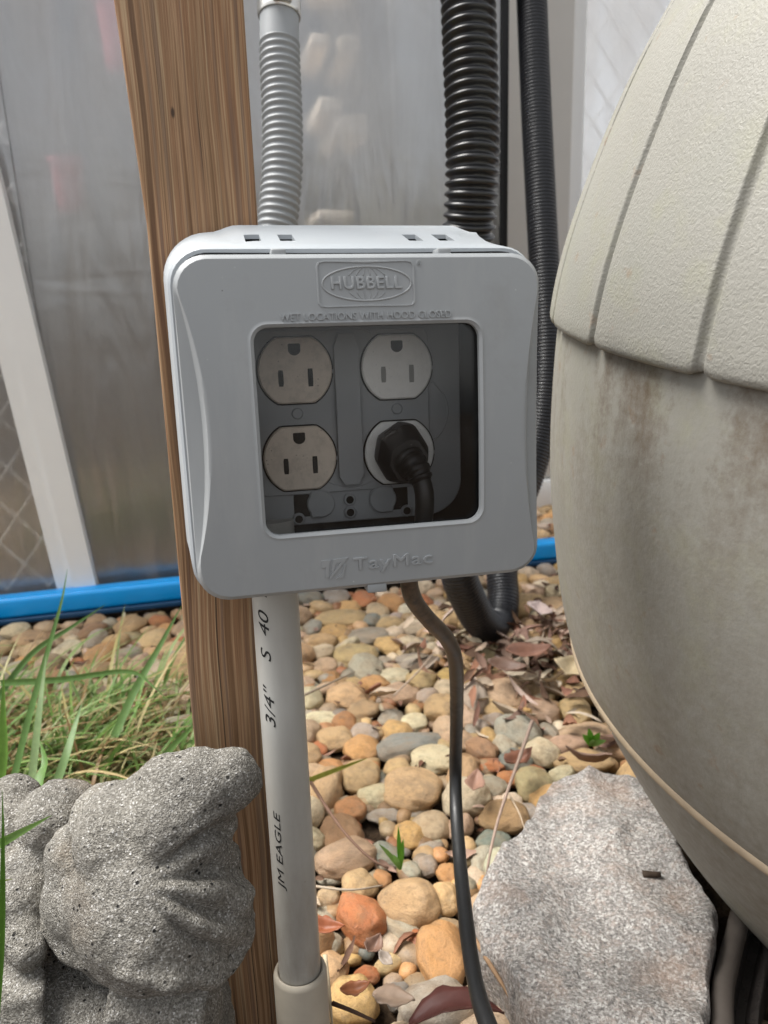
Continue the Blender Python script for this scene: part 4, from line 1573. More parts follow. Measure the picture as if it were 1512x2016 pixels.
# ------------------------------------------------------------------ river pebbles
def pebble_mesh(seed, sub, pw=1.0):
    bm = bmesh.new()
    bmesh.ops.create_icosphere(bm, subdivisions=sub, radius=1)
    o = Vector((seed * 7.3, seed * 3.1, seed * 1.7))
    for v in bm.verts:
        d = v.co.normalized()
        # slightly boxy, with low-frequency lumps and one flattened facet
        k = (abs(d.x) ** pw + abs(d.y) ** pw + abs(d.z) ** pw) ** (-1 / pw)
        r = k * (1 + 0.22 * noise.noise(d * 0.9 + o) + 0.10 * noise.noise(d * 2.1 + o) + 0.03 * noise.noise(d * 5 + o))
        fd = Vector((math.cos(seed * 2.4), math.sin(seed * 2.4), 0.5)).normalized()
        q = d * r
        over = q.dot(fd) - (0.78 if seed % 3 == 0 else 0.95)
        if over > 0:
            q -= fd * over * 0.7
        v.co = q
    me = bpy.data.meshes.new('pebble')
    bm.to_mesh(me)
    bm.free()
    me.polygons.foreach_set('use_smooth', [True] * len(me.polygons))
    me.materials.append(M_pebble)
    return me


PB = [pebble_mesh(k, 4, 2.0 + 0.13 * (k % 4)) for k in range(16)]
PAL = {'orange': (0.52, 0.265, 0.105), 'red orange': (0.45, 0.165, 0.065), 'yellow orange': (0.60, 0.38, 0.145), 'tan': (0.55, 0.375, 0.19), 'pale': (0.68, 0.56, 0.38),
       'pinkish': (0.52, 0.365, 0.235), 'grey': (0.39, 0.34, 0.27), 'slate': (0.225, 0.235, 0.20), 'brown': (0.36, 0.215, 0.11), 'olive': (0.38, 0.305, 0.17), 'greenish': (0.45, 0.41, 0.305)}
WORDS = {'orange': 'orange', 'red orange': 'reddish orange', 'yellow orange': 'golden yellow', 'tan': 'tan', 'pale': 'pale cream', 'pinkish': 'pinkish tan', 'grey': 'warm grey', 'slate': 'slate grey', 'brown': 'brown', 'olive': 'olive', 'greenish': 'pale greenish grey'}


def shade(c, j=0.14):
    k = 1 + R.uniform(-j, j)
    return tuple(min(0.9, x * k * (1 + R.uniform(-0.05, 0.05))) for x in c)


# crop-space list: x, y, width, height, turn, colour (crop origin 580,1150; 2.257 px per photo px)
CUR = [(310, 65, 105, 75, 0, 'red orange'), (175, 60, 130, 70, 10, 'grey'), (240, 100, 120, 55, -15, 'yellow orange'), (204, 155, 240, 90, 5, 'tan'), (175, 215, 155, 80, 0, 'yellow orange'), (325, 230, 205, 75, 8, 'grey'), (370, 120, 100, 75, 0, 'pinkish'), (520, 195, 150, 75, 10, 'pale'), (420, 275, 110, 85, 30, 'yellow orange'), (270, 315, 195, 110, -10, 'tan'), (600, 225, 120, 70, 0, 'tan'), (140, 365, 110, 75, 10, 'pinkish'), (160, 420, 90, 70, 0, 'orange'), (385, 345, 110, 45, 10, 'grey'), (440, 410, 165, 75, 0, 'pale'), (530, 350, 170, 95, 0, 'grey'), (235, 500, 185, 125, 30, 'tan'), (305, 560, 155, 95, 0, 'tan'), (430, 600, 115, 85, 0, 'grey'), (130, 600, 170, 70, 0, 'pale'), (455, 650, 135, 98, 15, 'yellow orange'), (180, 690, 170, 105, 0, 'tan'), (300, 735, 170, 125, 0, 'orange'), (508, 715, 335, 115, 24, 'slate'), (622, 780, 205, 118, -6, 'pale'), (100, 740, 105, 75, 0, 'red orange'), (150, 810, 135, 75, 0, 'orange'), (300, 855, 170, 140, 0, 'tan'), (530, 912, 260, 180, -10, 'tan'), (250, 1000, 145, 115, 20, 'orange'), (400, 1030, 175, 65, 5, 'grey'), (415, 1090, 85, 80, 0, 'pinkish'), (510, 1115, 155, 115, -30, 'yellow orange'), (610, 1075, 170, 120, 0, 'pinkish'), (160, 1310, 125, 58, -5, 'grey'), (232, 1222, 280, 165, 25, 'pinkish'), (290, 1340, 155, 135, 20, 'tan'), (600, 1175, 135, 62, 18, 'grey'), (645, 1205, 85, 75, 0, 'orange'), (590, 1255, 92, 92, 0, 'grey'), (680, 1290, 105, 95, 0, 'orange'), (520, 1275, 95, 95, 0, 'greenish'), (510, 1420, 270, 200, -12, 'tan'), (300, 1480, 200, 225, 30, 'red orange'), (465, 1530, 260, 105, -36, 'greenish'), (668, 1400, 150, 140, 0, 'tan'), (650, 1650, 225, 340, 0, 'orange'), (262, 1855, 215, 205, 0, 'yellow orange'), (160, 1600, 115, 112, 0, 'greenish'), (245, 1670, 112, 52, 0, 'yellow orange'), (500, 1720, 85, 85, 0, 'orange'), (868, 1790, 135, 180, 0, 'brown'), (320, 1745, 125, 85, 0, 'red orange'), (940, 485, 210, 145, 10, 'pinkish'), (800, 505, 135, 170, 0, 'grey'), (910, 550, 175, 95, 0, 'tan'), (1105, 565, 145, 112, 0, 'pinkish'), (1245, 560, 135, 135, 0, 'tan'), (890, 600, 135, 62, 18, 'grey'), (990, 655, 195, 165, 0, 'greenish'), (945, 715, 130, 105, 0, 'greenish'), (861, 680, 80, 92, 0, 'yellow orange'), (1130, 660, 82, 105, 0, 'grey'), (1290, 665, 245, 95, 0, 'pinkish'), (1100, 750, 145, 125, 20, 'pale'), (880, 805, 165, 62, 0, 'red orange'), (1285, 792, 275, 115, -5, 'tan'), (1070, 895, 165, 155, 0, 'olive'), (880, 902, 135, 95, 0, 'grey'), (935, 1040, 225, 155, 0, 'brown'), (880, 1150, 155, 105, -15, 'slate'), (830, 440, 145, 85, 0, 'tan'), (1050, 412, 245, 72, -10, 'olive'), (1150, 100, 155, 95, 0, 'tan'), (760, 1170, 95, 85, 0, 'tan'), (830, 1335, 85, 75, 0, 'orange'), (150, 1400, 105, 105, 0, 'pinkish'), (170, 1462, 95, 75, 0, 'brown'), (690, 110, 75, 55, 0, 'pale'), (760, 590, 110, 95, 0, 'pinkish')]
LEFTP = [(300, 530, 125, 85, 0, 'pale'), (460, 545, 145, 105, 0, 'orange'), (590, 415, 155, 95, 0, 'tan'), (140, 480, 165, 85, 10, 'tan'), (430, 620, 165, 85, 0, 'brown'), (530, 600, 105, 85, 0, 'pinkish'), (630, 590, 95, 95, 0, 'pinkish'), (705, 622, 105, 95, 0, 'pale'), (795, 600, 135, 135, 0, 'tan'), (560, 350, 165, 45, 0, 'orange'), (20, 520, 90, 105, 0, 'tan'), (760, 700, 145, 85, 0, 'pale'), (540, 690, 165, 75, 0, 'pale'), (700, 480, 150, 90, 0, 'tan'), (430, 400, 150, 70, 0, 'pale'), (300, 460, 130, 60, 0, 'pinkish')]
PLACED = []     # (x, y, radius) for packing
PEBBLES = []    # dicts


def add_pebble(x, y, a, b, c, turn, colname, z=None, special=None, tilt=None):
    PEBBLES.append(dict(x=x, y=y, a=a, b=b, c=c, turn=turn, col=colname, z=c * 0.78 if z is None else z, special=special, tilt=tilt if tilt is not None else (R.uniform(-.18, .18), R.uniform(-.18, .18))))
    PLACED.append((x, y, max(a, b) * 0.5 + min(a, b) * 0.5))


def from_image(px, py, w, h, turn, col, special=None):
    q = G(px, py, 0.02)
    z = depth(q)
    a = w / 2 * z / F
    v = h / 2 * z / F
    vd = (q - CP).normalized()
    sn = -vd.z
    cs = math.sqrt(1 - sn * sn)
    c = min(0.62 * v / cs, 0.8 * a, 0.036)
    c = max(c, 0.45 * min(a, v))
    b2 = v * v - (c * cs) ** 2
    b = math.sqrt(b2) / sn if b2 > 0 else 0
    b = min(max(b, 0.6 * min(a, v / sn)), 1.6 * a)
    q = G(px, py, c * 0.78)
    add_pebble(q.x, q.y, a * 1.03, b * 1.03, c, math.radians(turn), col, None, special, (R.uniform(-.06, .06), R.uniform(-.06, .06)))


SPECIAL = {(508, 715): 'long slate grey pebble leaning left of the black cord, largest slate stone', (622, 780): 'pale cream oblong pebble touching the black cord below the slate one',
           (650, 1650): 'largest orange brown egg-shaped pebble half behind the black cord', (262, 1855): 'big golden yellow pebble beside the pipe coupling at the bottom',
           (465, 1530): 'long greenish grey pebble lying across the reddish orange one', (300, 1480): 'big reddish orange pebble under the long greenish grey one',
           (510, 1420): 'broad tan pebble just above the long greenish grey one', (530, 912): 'large blunt tan pebble left of the cord below the pale oblong one',
           (990, 655): 'pale greenish grey upright pebble right of the cord with a twig across it', (861, 680): 'small golden yellow pebble right of the black cord',
           (310, 65): 'small reddish orange pebble just under the box bottom edge', (935, 1040): 'brown pebble against the far left edge of the granite rock',
           (880, 1150): 'slate grey pebble left of the granite rock', (1285, 792): 'wide tan pebble just behind the top edge of the granite rock',
           (1290, 665): 'long pinkish tan pebble near the green sprout by the compost bin', (1070, 895): 'olive pebble touching the upper left corner of the granite rock',
           (1100, 750): 'pale cream blocky pebble above the granite rock', (232, 1222): 'large flat pinkish tan pebble right of the conduit pipe',
           (868, 1790): 'brown pebble between the cord bottom and the granite rock', (455, 650): 'bright golden yellow pebble behind the slate one', (1050, 412): 'long olive pebble in the leaf litter below the hose loop'}
for x, y, w, h, t, c in CUR:
    from_image(580 + x / 2.257, 1150 + y / 2.257, w / 2.257, h / 2.257, t, c, SPECIAL.get((x, y)))
for x, y, w, h, t, c in LEFTP:
    from_image(x / 2.2909, 1050 + y / 2.2909, w / 2.2909, h / 2.2909, t, c)

GROUND_KEEP = []


def in_poly(x, y):
    inside = False
    n = len(poly)
    j = n - 1
    for i in range(0, n):
        xi, yi, xj, yj = poly[i].x, poly[i].y, poly[j].x, poly[j].y
        if (yi > y) != (yj > y) and x < (xj - xi) * (y - yi) / (yj - yi) + xi:
            inside = not inside
        j = i
    return inside


pf = post.matrix_world.translation
cfp = pipe.matrix_world.translation


def blocked(x, y, r):
    if in_poly(x, y):
        return True
    if (x - 0.4142) ** 2 + (y - 0.455) ** 2 < (0.217 + r * 0.8) ** 2:
        return True
    if abs(x - pf.x) < 0.026 + r and -0.005 - r < y - pf.y < 0.045 + r:
        return True
    if (x - cfp.x) ** 2 + (y - cfp.y) ** 2 < (0.0145 + r) ** 2:
        return True
    d = (Vector((x, y, 0)) - W0).dot(WY)
    if x < 0.28 and -0.012 - r < d:
        return True
    if x >= 0.28 and (-0.006 - r * .8 < d < 0.036 + r * .8 or (Vector((x, y, 0)) - OR).dot(WY) > -0.05):
        return True
    if (x - foot.x) ** 2 + (y - foot.y) ** 2 < (0.085 + r) ** 2:
        return True
    return False


PEBBLES = [p for p in PEBBLES if not blocked(p['x'], p['y'], min(p['a'], p['b']) * 0.35)]
PLACED = [(p['x'], p['y'], (p['a'] + p['b']) * 0.5) for p in PEBBLES]
cell = {}
for q in PLACED:
    cell.setdefault((int(q[0] // 0.08), int(q[1] // 0.08)), []).append(q)


def fits(x, y, r, k):
    ci, cj = int(x // 0.08), int(y // 0.08)
    for i in (-1, 0, 1):
        for j in (-1, 0, 1):
            for (qx, qy, qr) in cell.get((ci + i, cj + j), ()):
                if (qx - x) ** 2 + (qy - y) ** 2 < ((qr + r) * k) ** 2:
                    return False
    return True


def in_view(x, y, pad=60):
    px, py, z = project((x, y, 0.01))
    return z > 0.05 and -pad < px < 1512 + pad and -pad < py < 2016 + pad


COLW = ['tan'] * 8 + ['pale'] * 5 + ['pinkish'] * 5 + ['orange'] * 2 + ['yellow orange'] * 2 + ['grey'] * 4 + ['brown'] * 2 + ['greenish'] * 2 + ['slate', 'olive', 'red orange']
LITTER_C = G(1060, 1300)
for rad, tries in ((0.021, 3000), (0.017, 7000), (0.0135, 12000), (0.010, 14000)):
    for _ in range(tries):
        x, y = R.uniform(-0.85, 0.75), R.uniform(0.22, 1.85)
        r = rad * R.uniform(0.85, 1.2)
        if blocked(x, y, r * 0.7) or not fits(x, y, r, 0.76):
            continue
        near = (Vector((x, y, 0)) - LITTER_C).length < 0.14
        if near and R.random() < 0.75:
            continue
        a = r * R.uniform(1.0, 1.35)
        b = r * R.uniform(0.7, 1.0)
        c = r * R.uniform(0.5, 0.75)
        add_pebble(x, y, a, b, c, R.uniform(0, math.pi), R.choice(COLW), c * 0.6)
        cell.setdefault((int(x // 0.08), int(y // 0.08)), []).append((x, y, r))


def pebble_size(p):
    px, py, z = project((p['x'], p['y'], p['z']))
    if z < 0.1 or not (-40 < px < 1552 and 1000 < py < 2080):
        return 0
    # hidden by the bin, statue, box or post
    if px > 1120 and py < 1500 and px - 1120 > (py - 1330) * 0.62 and py > 900:
        return 0.5
    if px < 470 and py > 1620:
        return 0.3
    return math.sqrt(p['a'] * p['b']) * F / z


order = sorted(PEBBLES, key=lambda p: (p['special'] is None, -pebble_size(p)))
SINGLES, MASS = order[:296], order[296:]


LAND = [((580 + 508 / 2.257, 1150 + 715 / 2.257), 'the long slate pebble'), ((868, 1880), 'the egg-shaped orange brown pebble'), ((696, 1970), 'the big golden pebble by the coupling'),
        ((786, 1828), 'the long greenish grey pebble'), ((713, 1806), 'the big reddish orange pebble'), ((806, 1779), 'the broad tan pebble'), ((815, 1554), 'the large blunt tan pebble'),
        ((1019, 1440), 'the pale greenish grey upright pebble'), ((961, 1451), 'the small golden pebble right of the cord'), ((994, 1611), 'the brown pebble at the rock edge'),
        ((1149, 1501), 'the wide tan pebble behind the rock'), ((1054, 1546), 'the olive pebble at the rock corner'), ((1067, 1482), 'the blocky cream pebble'), ((683, 1691), 'the large flat pinkish pebble'),
        ((782, 1438), 'the bright golden pebble'), ((1045, 1332), 'the long olive pebble under the litter'), ((968, 1275), 'the hose loop'), ((845, 1215), 'the upper bend of the cord'), ((717, 1179), 'the reddish orange pebble under the box'),
        ((640, 1880), 'the pipe coupling'), ((610, 1560), 'the JM EAGLE lettering'), ((600, 1330), 'the pipe lettering'), ((930, 1790), 'the left tip of the granite rock'), ((1165, 1460), 'the green leafy sprout'),
        ((788, 1690), 'the green grass sprout'), ((375, 1280), 'the wooden post'), ((130, 1150), 'the tall grass blade over the rail'), ((20, 1220), 'the left end of the blue rail'), ((250, 1185), 'the blue rail'),
        ((1080, 1080), 'the right end of the blue rail'), ((1180, 1400), 'the bin edge'), ((700, 1340), 'the pale twig end'), ((1000, 1560), 'the tall leaning twig')]


def shape_word(p):
    e = max(p['a'], p['b']) / min(p['a'], p['b'])
    return 'oblong' if e > 1.55 else ('oval' if e > 1.25 else 'round')


def side_word(px, py, lx, ly):
    dx, dy = px - lx, py - ly
    if abs(dx) > 1.6 * abs(dy):
        return 'right of' if dx > 0 else 'left of'
    if abs(dy) > 1.6 * abs(dx):
        return 'below' if dy > 0 else 'above'
    return ('below right of' if dx > 0 else 'below left of') if dy > 0 else ('above right of' if dx > 0 else 'above left of')


names = {}
recs = []
for i, p in enumerate(SINGLES):
    o = bpy.data.objects.new('pebble', PB[4 if p['special'] and p['special'].startswith('largest orange') else R.randrange(len(PB))])
    COL.objects.link(o)
    o.location = (p['x'], p['y'], p['z'])
    o.rotation_euler = (p['tilt'][0], p['tilt'][1], p['turn'])
    o.scale = (p['a'], p['b'], p['c'])
    o.color = (*shade(PAL[p['col']]), 1)
    px, py, z = project(o.location)
    if p['special']:
        tag(o, p['special'], 'pebble', 'river pebbles in the bed')
        continue
    sz = pebble_size(p)
    near = min(LAND, key=lambda q: (q[0][0] - px) ** 2 + (q[0][1] - py) ** 2)
    dd = math.hypot(near[0][0] - px, near[0][1] - py)
    prox = 'close ' if dd < 55 else ('' if dd < 110 else 'well ')
    lab = '%s %s %s pebble %s%s %s' % ('larger' if sz > 34 else ('mid-sized' if sz > 23 else 'small'), WORDS[p['col']], shape_word(p), prox, side_word(px, py, *near[0]), near[1])
    w = lab.split()
    if len(w) > 16:
        lab = ' '.join(w[1:])
    recs.append((o, lab))
    names[lab] = names.get(lab, 0) + 1
same = {}
for o, lab in recs:
    same.setdefault(lab, []).append(o)
for lab, os_ in same.items():
    os_.sort(key=lambda q: project(q.location)[0])
    for k, o in enumerate(os_):
        ext = '' if len(os_) == 1 else (' (left one)' if k == 0 else (' (right one)' if k == len(os_) - 1 else ' (middle one)'))
        l2 = lab + ext
        while len(l2.split()) > 16:
            l2 = ' '.join(l2.split()[1:])
        tag(o, l2, 'pebble', 'river pebbles in the bed')

# the rest of the bed: small stones under and beyond, one mass
ico = [pebble_mesh(30 + k, 2, 2.3) for k in range(6)]
for m_ in ico:
    m_.materials.clear()
mv, mf, mc = [], [], []


def mass_add(x, y, z, a, b, c, turn, col):
    src = R.choice(ico)
    off = len(mv)
    rot = Matrix.Rotation(turn, 3, 'Z') @ Matrix.Rotation(R.uniform(-.25, .25), 3, 'X')
    for v in src.vertices:
        q = rot @ Vector((v.co.x * a, v.co.y * b, v.co.z * c))
        mv.append((q.x + x, q.y + y, q.z + z))
        mc.append(col)
    for f in src.polygons:
        mf.append(tuple(i + off for i in f.vertices))


for p in MASS:
    mass_add(p['x'], p['y'], p['z'], p['a'], p['b'], p['c'], p['turn'], shade(PAL[p['col']]))
for _ in range(6500):
    x, y = R.uniform(-0.85, 0.75), R.uniform(0.25, 1.8)
    if not in_view(x, y, 30) or blocked(x, y, 0.004):
        continue
    r = R.uniform(0.0045, 0.0115)
    mass_add(x, y, r * R.uniform(0.1, 0.5), r * R.uniform(1, 1.4), r, r * R.uniform(.5, .8), R.uniform(0, 3.1), tuple(0.7 * q for q in shade(PAL[R.choice(COLW + ['brown'] * 6 + ['red orange'])], 0.25)))  # small stones darkened as dirty grit and as painted shade in the gaps
me = bpy.data.meshes.new('gravel')
me.from_pydata(mv, [], mf)
me.polygons.foreach_set('use_smooth', [True] * len(me.polygons))
add_attr(me, mc)
tag(link('gravel', me, M_pebmass), 'small tan and orange gravel filling the bed between the larger pebbles', 'gravel', None, 'stuff')

# ------------------------------------------------------------------ dry litter, leaves and twigs
LC = [(0.25, 0.155, 0.11), (0.36, 0.25, 0.185), (0.19, 0.105, 0.07), (0.46, 0.36, 0.27), (0.28, 0.14, 0.09), (0.50, 0.41, 0.30), (0.13, 0.075, 0.05)]


def leaf_data(L, Wd, curl, fold, n=8, m=4, ragged=0.0):
    vs_, fs_ = [], []
    for i in range(n + 1):
        t = i / n
        w = Wd * math.sin(math.pi * min(1, max(0.02, t)) ** 0.8) ** 0.9 + 0.0004
        for j in range(m + 1):
            s_ = j / m * 2 - 1
            rg = 1 + (R.uniform(-ragged, ragged) if abs(s_) == 1 else 0)
            vs_.append(Vector(((t - 0.5) * L, s_ * w * 0.5 * rg, abs(s_) * w * fold + (0.0 if s_ else -0.0006) + 0.02 * L * noise.noise(Vector((t * 5 + Wd * 900, s_ * 1.5, L * 300))) + curl * L * (t - 0.5) ** 2 * 4 + R.uniform(-1, 1) * ragged * 0.002)))
    for i in range(n):
        for j in range(m):
            k = i * (m + 1) + j
            fs_.append((k, k + 1, k + m + 2, k + m + 1))
    return vs_, fs_


lv, lf, lc = [], [], []


def litter(x, y, z, L, Wd, col):
    a, b = leaf_data(L, Wd, R.uniform(-.2, .25), R.uniform(-.5, .7), 6, 2, 0.3)
    rot = Matrix.Rotation(R.uniform(0, 6.3), 3, 'Z') @ Matrix.Rotation(R.uniform(-.5, .5), 3, 'X') @ Matrix.Rotation(R.uniform(-.5, .5), 3, 'Y')
    off = len(lv)
    for v in a:
        q = rot @ v
        lv.append((q.x + x, q.y + y, q.z + z))
        lc.append(col)
    for f in b:
        lf.append(tuple(i + off for i in f))


for _ in range(1500):
    x, y = R.uniform(-0.8, 0.7), R.uniform(0.25, 1.8)
    if not in_view(x, y, 30) or blocked(x, y, 0.0):
        continue
    litter(x, y, R.uniform(0.004, 0.016), R.uniform(0.008, 0.028), R.uniform(0.002, 0.009), shade(R.choice(LC), .3))
for _ in range(300):
    d = Vector((R.gauss(0, 0.075), R.gauss(0, 0.085), 0))
    x, y = LITTER_C.x + d.x, LITTER_C.y + d.y
    if blocked(x, y, 0.0):
        continue
    litter(x, y, R.uniform(0.008, 0.034), R.uniform(0.015, 0.05), R.uniform(0.004, 0.014), shade(R.choice(LC + [(0.46, 0.36, 0.29)]), .3))
me = mesh('leaf_litter', lv, lf, True)
add_attr(me, lc)
tag(link('leaf_litter', me, M_litter), 'dry brown leaf litter lying in the gaps of the pebble bed', 'leaf litter', None, 'stuff')


def leaf_thing(px, py, h, Lpx, Wpx, turn, col, curl, fold, label, tiltx=0.0):
    q = G(px, py, h)
    z = depth(q)
    a, b = leaf_data(Lpx * z / F, Wpx * z / F * 1.5, curl, fold, 12, 6, 0.16)
    me_ = mesh('dead_leaf', a, b, True)
    add_attr(me_, [col] * len(a))
    o = link('dead_leaf', me_, M_leafy)
    sol = o.modifiers.new('t', 'SOLIDIFY')
    sol.thickness = 0.0005
    o.location = q
    o.rotation_euler = (tiltx, 0, math.radians(turn))
    tag(o, label, 'leaf', 'dead leaves on the stones')


leaf_thing(898, 1978, 0.046, 190, 62, 6, (0.095, 0.03, 0.024), -0.14, 0.16, 'glossy maroon dead leaf at the bottom crossing behind the black cord', -0.35)
leaf_thing(775, 1965, 0.040, 84, 40, -12, (0.30, 0.215, 0.155), 0.05, 0.10, 'pale brown dead leaf left of the maroon one', -0.2)
leaf_thing(640, 1828, 0.045, 80, 24, -5, (0.27, 0.085, 0.035), 0.15, 0.3, 'curled rusty dead leaf touching the pipe above the coupling', 0.2)
leaf_thing(735, 1866, 0.040, 50, 24, 60, (0.20, 0.115, 0.08), 0.3, 0.35, 'crumpled dark brown leaf below the long greenish grey pebble', 0.2)
leaf_thing(762, 1893, 0.040, 40, 15, -50, (0.34, 0.28, 0.23), 0.3, 0.3, 'small pale crumpled leaf scrap beside the crumpled dark brown leaf', 0.2)
leaf_thing(1020, 1500, 0.045, 75, 26, 35, (0.20, 0.085, 0.05), 0.25, 0.3, 'dark red brown dead leaf under the tall leaning twig', 0.1)
leaf_thing(935, 1545, 0.04, 70, 24, 75, (0.36, 0.21, 0.15), 0.2, 0.3, 'pinkish brown dead leaf right of the cord below the small golden pebble', 0.1)
leaf_thing(1120, 1322, 0.045, 85, 40, 60, (0.55, 0.44, 0.27), 0.2, 0.3, 'pale straw coloured dead leaf beside the compost bin edge', 0.3)
leaf_thing(1060, 1205, 0.04, 70, 34, 80, (0.46, 0.36, 0.33), 0.15, 0.25, 'greyish pink dead leaf right of the hose loop', 0.3)
leaf_thing(1040, 1290, 0.045, 95, 30, 10, (0.30, 0.15, 0.10), 0.2, 0.3, 'long reddish brown dead leaf under the hose loop', 0.2)
leaf_thing(1000, 1318, 0.045, 80, 26, -20, (0.17, 0.10, 0.07), 0.2, 0.3, 'dark curled dead leaf left of the reddish brown one below the hose', 0.2)
leaf_thing(700, 1948, 0.05, 60, 20, 15, (0.28, 0.10, 0.04), 0.2, 0.2, 'small orange brown leaf beside the big golden yellow pebble', 0.1)


def twig(pts_, r, col, label, name='twig'):
    q = [G(x, y, h) for x, y, h in pts_]
    o0 = q[0]
    p_ = smooth_path([a - o0 for a in q], 0.004)
    a, b = tube_data(p_, lambda i: r * (1 - 0.5 * i / len(p_)) * (1 + 0.2 * noise.noise(Vector((i * .4, 1, 2)))), 7)
    me_ = mesh(name, a, b, True)
    add_attr(me_, [col] * len(a))
    o = link(name, me_, M_litter)
    o.location = o0
    tag(o, label, 'twig', 'twigs on the stones')


twig([(1048, 1420, 0.055), (1020, 1500, 0.06), (985, 1600, 0.055), (965, 1680, 0.05), (957, 1735, 0.035)], 0.0019, (0.34, 0.25, 0.20), 'tall thin brown twig leaning across the pebbles right of the cord')
twig([(612, 1540, 0.05), (650, 1600, 0.055), (688, 1650, 0.055), (730, 1690, 0.05), (770, 1712, 0.045)], 0.0016, (0.17, 0.10, 0.07), 'dark curved twig between the conduit pipe and the green sprout')
twig([(600, 1368, 0.05), (650, 1345, 0.05), (700, 1322, 0.045)], 0.0016, (0.30, 0.24, 0.18), 'short grey twig beside the pipe in the far stones')
twig([(775, 1370, 0.05), (825, 1320, 0.055), (856, 1282, 0.05)], 0.0012, (0.44, 0.34, 0.26), 'thin pale twig left of the cord in the far stones')
twig([(655, 1975, 0.06), (700, 1993, 0.062), (745, 2014, 0.055)], 0.0014, (0.09, 0.055, 0.04), 'short dark twig lying over the big golden yellow pebble')
twig([(935, 1850, 0.05), (975, 1915, 0.05), (1005, 1965, 0.045), (1030, 2010, 0.04)], 0.0018, (0.30, 0.19, 0.11), 'brown twig along the lower left side of the granite rock')
twig([(620, 1745, 0.045), (690, 1752, 0.05), (760, 1742, 0.04)], 0.0010, (0.40, 0.33, 0.25), 'thin straw coloured twig below the large flat pinkish pebble')
twig([(640, 1880, 0.06), (648, 1950, 0.05), (655, 2030, 0.03)], 0.0014, (0.55, 0.46, 0.32), 'pale dry stem standing against the pipe coupling')
twig([(1000, 1560, 0.05), (1022, 1600, 0.05), (1035, 1640, 0.045)], 0.0009, (0.42, 0.33, 0.24), 'fine pale twig at the upper left edge of the rock')
twig([(1265, 1722, 0.0625), (1308, 1722, 0.0625)], 0.0028, (0.05, 0.035, 0.025), 'short black twig bit lying on top of the granite rock')

# ------------------------------------------------------------------ grass
GC = [(0.15, 0.27, 0.055), (0.20, 0.33, 0.08), (0.26, 0.38, 0.12), (0.13, 0.23, 0.055), (0.33, 0.42, 0.17)]
GD = [(0.42, 0.36, 0.16), (0.50, 0.42, 0.22), (0.36, 0.22, 0.10)]


def blade(base, d, L, w, droop, n=9, fold=0.3, z_up=1.0):
    """a strip that rises along d and bends over"""
    vs_, fs_ = [], []
    side = Vector((-d.y, d.x, 0))
    side = side.normalized() if side.length > 1e-6 else Vector((1, 0, 0))
    side = (side + Vector((R.uniform(-.4, .4), R.uniform(-.4, .4), R.uniform(-.3, .3)))).normalized()
    p = base.copy()
    dirv = Vector((d.x * 0.35, d.y * 0.35, z_up)).normalized()
    for i in range(n + 1):
        t = i / n
        ww = w * (1 - t ** 2.2) * 0.5 + 0.0001
        vs_ += [p - side * ww, p + Vector((0, 0, -ww * fold)), p + side * ww]
        dirv = (dirv + (Vector((d.x, d.y, -0.55)) * (droop / n))).normalized()
        p = p + dirv * (L / n)
        if p.z < 0.012:
            p.z = 0.012
    for i in range(n):
        k = i * 3
        fs_ += [(k, k + 1, k + 4, k + 3), (k + 1, k + 2, k + 5, k + 4)]
    return vs_, fs_


gv, gf, gc = [], [], []


def put(vsfs, col):
    off = len(gv)
    gv.extend(vsfs[0])
    gf.extend(tuple(i + off for i in f) for f in vsfs[1])
    gc.extend([col] * len(vsfs[0]))


for _ in range(850):
    px = R.uniform(-160, 372)
    py = R.triangular(1340, 1640, 1530)
    if px > 250 and R.random() < 0.35:
        continue
    q = G(px, py, 0.008)
    if blocked(q.x, q.y, 0.004):
        continue
    ang = R.gauss(0.5, 1.3)
    d = Vector((math.cos(ang), math.sin(ang), 0))
    dead = R.random() < 0.32
    L = R.uniform(0.05, 0.12) if R.random() < 0.85 else R.uniform(0.13, 0.19)
    if px > 250:
        L *= 0.8
    put(blade(q, d, L, R.uniform(0.0022, 0.0052), R.uniform(0.6, 2.6)), shade(R.choice(GD if dead else GC), .25))
for _ in range(330):
    q = G(R.uniform(-160, 372), R.triangular(1330, 1640, 1480), R.uniform(0.012, 0.04))
    if blocked(q.x, q.y, 0.004):
        continue
    ang = R.uniform(0, 6.28)
    put(blade(q, Vector((math.cos(ang), math.sin(ang), 0)), R.uniform(0.04, 0.11), R.uniform(0.0012, 0.003), R.uniform(1.5, 4.0), 9, 0.3, R.uniform(0.0, 0.35)), shade(R.choice(GD), .3))
me = mesh('grass', gv, gf, True)
add_attr(me, gc)
tag(link('grass', me, M_grass), 'patch of green and straw coloured grass left of the wooden post', 'grass', None, 'stuff')


def blade_px(pts_, w, col, name, label):
    """a single blade through image points at given depths"""
    q = [P(x, y, z) for x, y, z in pts_]
    o0 = q[0]
    p_ = smooth_path([a - o0 for a in q], 0.006)
    vs_, fs_ = [], []
    for i, a in enumerate(p_):
        t = i / (len(p_) - 1)
        tn = (p_[min(i + 1, len(p_) - 1)] - p_[max(i - 1, 0)]).normalized()
        sd = tn.cross(FW).normalized()
        ww = w * 0.5 * (1 - t ** 2.5) + 0.0001
        vs_ += [a - sd * ww, a + FW * (ww * 0.4), a + sd * ww]
    for i in range(len(p_) - 1):
        k = i * 3
        fs_ += [(k, k + 1, k + 4, k + 3), (k + 1, k + 2, k + 5, k + 4)]
    me_ = mesh(name, vs_, fs_, True)
    add_attr(me_, [col] * len(vs_))
    o = link(name, me_, M_grass)
    o.location = o0
    return tag(o, label, 'grass blade', 'single grass strands', 'thing')


